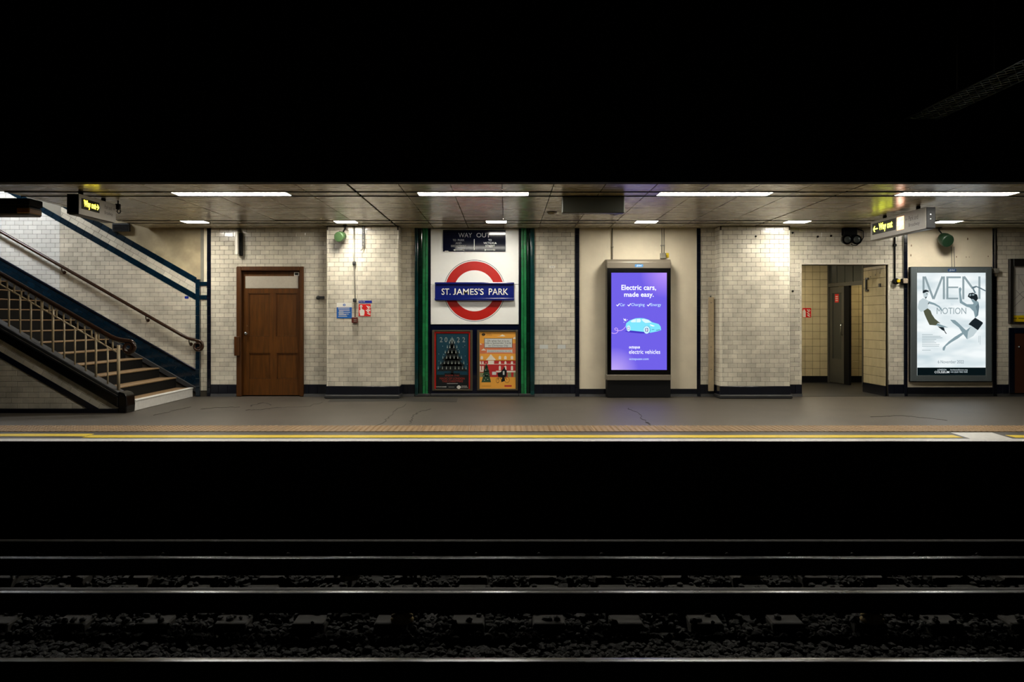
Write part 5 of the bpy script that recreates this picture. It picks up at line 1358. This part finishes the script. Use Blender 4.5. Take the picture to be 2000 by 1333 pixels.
# monitor board, ceiling domes, lamp box and grille
mo = thing('monitor_case', 'plain grey back of a monitor case hung under the ceiling', 'monitor', (1.06, 10.56, 2.59))
box('case', PX(1098, 10.5), PX(1220, 10.5), 10.5, 10.64, PZ(416, 10.5), ZC - .012, mat('monitor_grey', (74, 76, 68), .5), mo, .008)
box('mount', .9, 1.2, 10.55, 10.62, ZC - .014, ZC - .001, M_DKGREY, mo)
for px_, py_, lb in ((1078, 417, 'small white ceiling dome left of the grey monitor case'), (1200, 418.5, 'small white ceiling dome half hidden behind the grey monitor case')):
    Yc = (ZC - .02 - EYE) * F / (VY - py_)
    t = thing('ceiling_dome', lb, 'detector', (PX(px_, Yc), Yc, ZC))
    MB().lathe([(.07, 0), (.07, .012), (.05, .03), (.02, .04)], (PX(px_, Yc), Yc, ZC - .001), (0, 0, -1), 20).build('dome', M_PANEL, t)
    MB().lathe([(.075, 0), (.075, .006)], (PX(px_, Yc), Yc, ZC - .0005), (0, 0, -1), 20).build('base_ring', M_DKGREY, t)
YX = 10.0
bl = thing('lamp_box', 'dark brown-edged box fitting hanging at the far left over the stairs', 'light fitting', (-6.3, YX + .15, 2.5))
sx = F / YX
xr_ = (57 - VX) / sx
box('upper_case', -6.9, xr_, YX, YX + .3, EYE + (VY - 401) / sx, EYE + (VY - 387) / sx, M_BLACKM, bl, .01)
box('lower_case', -6.9, xr_ - .005, YX + .01, YX + .29, EYE + (VY - 419.5) / sx, EYE + (VY - 402) / sx, M_DKGREY, bl, .015)
box('brown_end', (32 - VX) / sx, xr_ + .004, YX - .004, YX + .27, EYE + (VY - 416.5) / sx, EYE + (VY - 406) / sx, mat('amber_brown', (168, 118, 52), .4), bl, .01)
for x in (-6.7, -6.1): box('stem', x - .02, x + .02, YX + .08, YX + .12, EYE + (VY - 387) / sx - .01, ZC - .001, M_BLACKM, bl)
gr = thing('wall_grille', 'small dark grille box on the plaster just below the ceiling', 'grille', (wx(239), YW, wz(453)))
box('case', wx(222), wx(255), YW - .06, YW + .001, wz(453), wz(437), M_DKGREY, gr, .005)
for y in (440, 443, 446, 449): box('slat', wx(224), wx(253), YW - .068, YW - .06, wz(y + 1.6), wz(y), M_BLACKM, gr)

# ------------------------------------------------------------------ tracks
ZR = EYE - 2.15
bed = tag(MB().box(-12, 12, 2.5, 9.15, -1.45, -1.125).build('floor_trackbed', M_STONE), 'sooty bed under the tracks', 'track bed', kind='structure')
def rail(label, y, ztop, running, group):
    t = thing('rail' if running else 'conductor_rail', label, 'rail', (0, y, ztop - .15), group)
    h_ = .15
    if running: prof = [(-.07, 0), (.07, 0), (.07, .012), (.012, .03), (.010, .105), (.035, .115), (.036, .140), (-.036, .140), (-.035, .115), (-.010, .105), (-.012, .03), (-.07, .012)]
    else: prof = [(-.055, 0), (.055, 0), (.055, .015), (.02, .03), (.02, .085), (.042, .095), (.042, .140), (-.042, .140), (-.042, .095), (-.02, .085), (-.02, .03), (-.055, .015)]
    z0 = ztop - h_
    MB().prism([(-12, y + a, z0 + c_) for a, c_ in prof], (24, 0, 0)).build('rail_body', M_RUST, t)
    hw = .034 if running else .041
    cap = [(-hw, .1402), (hw, .1402), (hw - .002, .1435), (hw - .012, .148), (.0, .150), (-hw + .012, .148), (-hw + .002, .1435)]
    MB().prism([(-12, y + a, z0 + c_) for a, c_ in cap], (24, 0, 0)).build('polished_head', M_RHEAD if not running else M_RUST, t)
    return t
far_rail = rail('dull far running rail nearest the platform face', 8.335, ZR, True, 'running rails')
rail('shiny centre conductor rail between the far running rails', 7.60, ZR + .038, False, 'conductor rails')
rail('dull running rail just behind the brightest conductor rail', 6.835, ZR, True, 'running rails')
rail('brightest outer conductor rail of the far track', 6.52, ZR + .076, False, 'conductor rails')
rail('nearest conductor rail along the bottom of the picture', 5.21, ZR + .076, False, 'conductor rails')
ZS = ZR - .155
sm = {}
def sleepers(y0, y1, x_off, lbl, grp, n0, n1):
    for k in range(n0, n1):
        x = x_off + .605 * k + random.uniform(-.02, .02)
        key = round(y1 - y0, 2)
        if key not in sm:
            o = MB().box(-.125, .125, y0, y1, -.17, 0).build('sleeper', M_SLEEP, None, .012, origin=(0, y0, 0)); sm[key] = o.data
        else:
            o = bpy.data.objects.new('sleeper', sm[key]); _link(o, None, (0, y0, 0))
        o.location = (x, y0, ZS)
        tag(o, lbl % ORD[k - n0], 'sleeper', grp)
ORD = ['first', 'second', 'third', 'fourth', 'fifth', 'sixth', 'seventh', 'eighth', 'ninth', 'tenth', 'eleventh', 'twelfth', 'thirteenth', 'fourteenth', 'fifteenth', 'sixteenth', 'seventeenth', 'eighteenth', 'nineteenth', 'twentieth']
sleepers(6.45, 8.88, -.28, 'grey concrete sleeper half buried in ballast, %s from the left', 'sleepers of the far track', -8, 10)
def pots(y, ztop, xs_, where, cat_grp):
    for i, x in enumerate(xs_):
        t = thing('rail_insulator', where % ORD[i], 'insulator', (x, y, ZS), cat_grp)
        hgt = ztop - .15 - ZS
        MB().lathe([(.085, 0), (.09, hgt * .25), (.065, hgt * .35), (.085, hgt * .55), (.055, hgt * .7), (.06, hgt - .002)], (x, y, ZS), (0, 0, 1), 16).build('porcelain_body', M_POT, t)
        box('clip', x - .03, x + .03, y - .08, y - .045, ZS + hgt * .6, ZS + hgt - .002, M_POT, t, .006)
pots(7.60, ZR + .038, [-1.4, 2.17], 'porcelain insulator under the shiny centre rail, %s from the left', 'insulators under the centre rail')
pots(6.52, ZR + .076, [-.8, 2.79], 'porcelain insulator under the brightest outer rail, %s from the left', 'insulators under the outer rail')
pots(5.21, ZR + .076, [-.94], 'porcelain insulator under the nearest rail, %s and only one at the bottom edge', 'insulators under the nearest rail')
# rail clips along the far running rail
cl = MB()
ct = None
for k in range(-14, 15):
    x = -.28 + .605 * k
    cl.tube([(x - .05, 8.26, ZS + .01), (x - .02, 8.24, ZS + .05), (x + .02, 8.27, ZS + .035), (x + .05, 8.24, ZS + .01)], .009, 5)
tag(cl.build('rail_clips', M_RUST, far_rail), kind='stuff')
# ballast: loose stones, one mesh
ph_ = (1 + 5 ** .5) / 2
ico = [Vector(p).normalized() for p in ((-1, ph_, 0), (1, ph_, 0), (-1, -ph_, 0), (1, -ph_, 0), (0, -1, ph_), (0, 1, ph_), (0, -1, -ph_), (0, 1, -ph_), (ph_, 0, -1), (ph_, 0, 1), (-ph_, 0, -1), (-ph_, 0, 1))]
icf = [(0, 11, 5), (0, 5, 1), (0, 1, 7), (0, 7, 10), (0, 10, 11), (1, 5, 9), (5, 11, 4), (11, 10, 2), (10, 7, 6), (7, 1, 8), (3, 9, 4), (3, 4, 2), (3, 2, 6), (3, 6, 8), (3, 8, 9), (4, 9, 5), (2, 4, 11), (6, 2, 10), (8, 6, 7), (9, 8, 1)]
rg = random.Random(5)
var = []
for k in range(24):
    sc_ = Vector((rg.uniform(.8, 1.3), rg.uniform(.7, 1.1), rg.uniform(.5, .85)))
    R_ = Matrix.Rotation(rg.uniform(0, 6.28), 3, 'Z') @ Matrix.Rotation(rg.uniform(-.6, .6), 3, 'X')
    var.append([R_ @ Vector((p.x * sc_.x, p.y * sc_.y, p.z * sc_.z)) * rg.uniform(.8, 1.2) for p in ico])
V_, F_ = [], []
def scatter(n, ylo, yhi, zf, xlim):
    for _ in range(n):
        y = rg.uniform(ylo, yhi); x = rg.uniform(-1, 1) * xlim(y)
        z = zf(x, y)
        if z is None: continue
        s_ = rg.uniform(.018, .036); pts = var[rg.randrange(24)]; b0 = len(V_)
        for p in pts: V_.append((x + p.x * s_, y + p.y * s_, z + p.z * s_))
        for a in icf: F_.append((a[0] + b0, a[1] + b0, a[2] + b0))
def on_sleeper(x): q_ = (x + .28) / .605; return abs(q_ - round(q_)) * .605 < .13
lim = lambda y: .62 * y + 1.3
def z_track(x, y):
    base = ZS - .045 + .02 * math.sin(x * 2.1 + y * 5)
    if on_sleeper(x):
        if rg.random() < .86: return None
        return ZS + .012
    return base + rg.uniform(-.02, .02)
def z_six(x, y):
    e = max(0, 1 - abs(y - 5.85) / .65)
    return ZS - .075 + .03 * math.sin(x * 1.3) * e + rg.uniform(-.025, .025)
scatter(12500, 6.45, 8.9, z_track, lim)
scatter(17000, 5.0, 6.46, z_six, lim)
scatter(3500, 4.2, 5.05, z_six, lim)
me = bpy.data.meshes.new('ballast'); me.from_pydata(V_, [], F_); me.materials.append(M_STONE)
o = bpy.data.objects.new('ballast', me); _link(o, bed, (0, 0, 0)); o['kind'] = 'stuff'; o['label'] = 'dark brake-dust covered ballast stones'
# the platform the picture is taken from
tag(MB().box(-12, 12, -3, 2.5, -1.4, 0.0).build('floor_near', M_ASPH2), 'near platform behind the bottom edge of the picture', 'platform', kind='structure')

# ------------------------------------------------------------------ lettering: all text set once, then turned into meshes
tmp = []
for it in TXT:
    cu = bpy.data.curves.new('lettering', 'FONT'); cu.body = it[1]; cu.offset = it[9]; cu.resolution_u = 3
    o = bpy.data.objects.new('lettering', cu); COL.objects.link(o); tmp.append(o)
bpy.context.view_layer.update()
dg = bpy.context.evaluated_depsgraph_get()
meshes = [bpy.data.meshes.new_from_object(o.evaluated_get(dg)) for o in tmp]
for o in tmp:
    cu = o.data; bpy.data.objects.remove(o); bpy.data.curves.remove(cu)
for me0, (fc, body, u0, u1, v0, v1, m, parent, n, bold, name, t) in zip(meshes, TXT):
    vs = [v.co.copy() for v in me0.vertices]
    xa, xb_ = min(v.x for v in vs), max(v.x for v in vs); ya, yb = min(v.y for v in vs), max(v.y for v in vs)
    b = MB()
    for v in vs:
        b.v.append(tuple(fc.at(u0 + (u1 - u0) * (v.x - xa) / (xb_ - xa), v0 + (v1 - v0) * (v.y - ya) / (yb - ya), n + t)))
    for p in me0.polygons: b.face(list(p.vertices))
    b.build(name, m, parent)
    bpy.data.meshes.remove(me0)
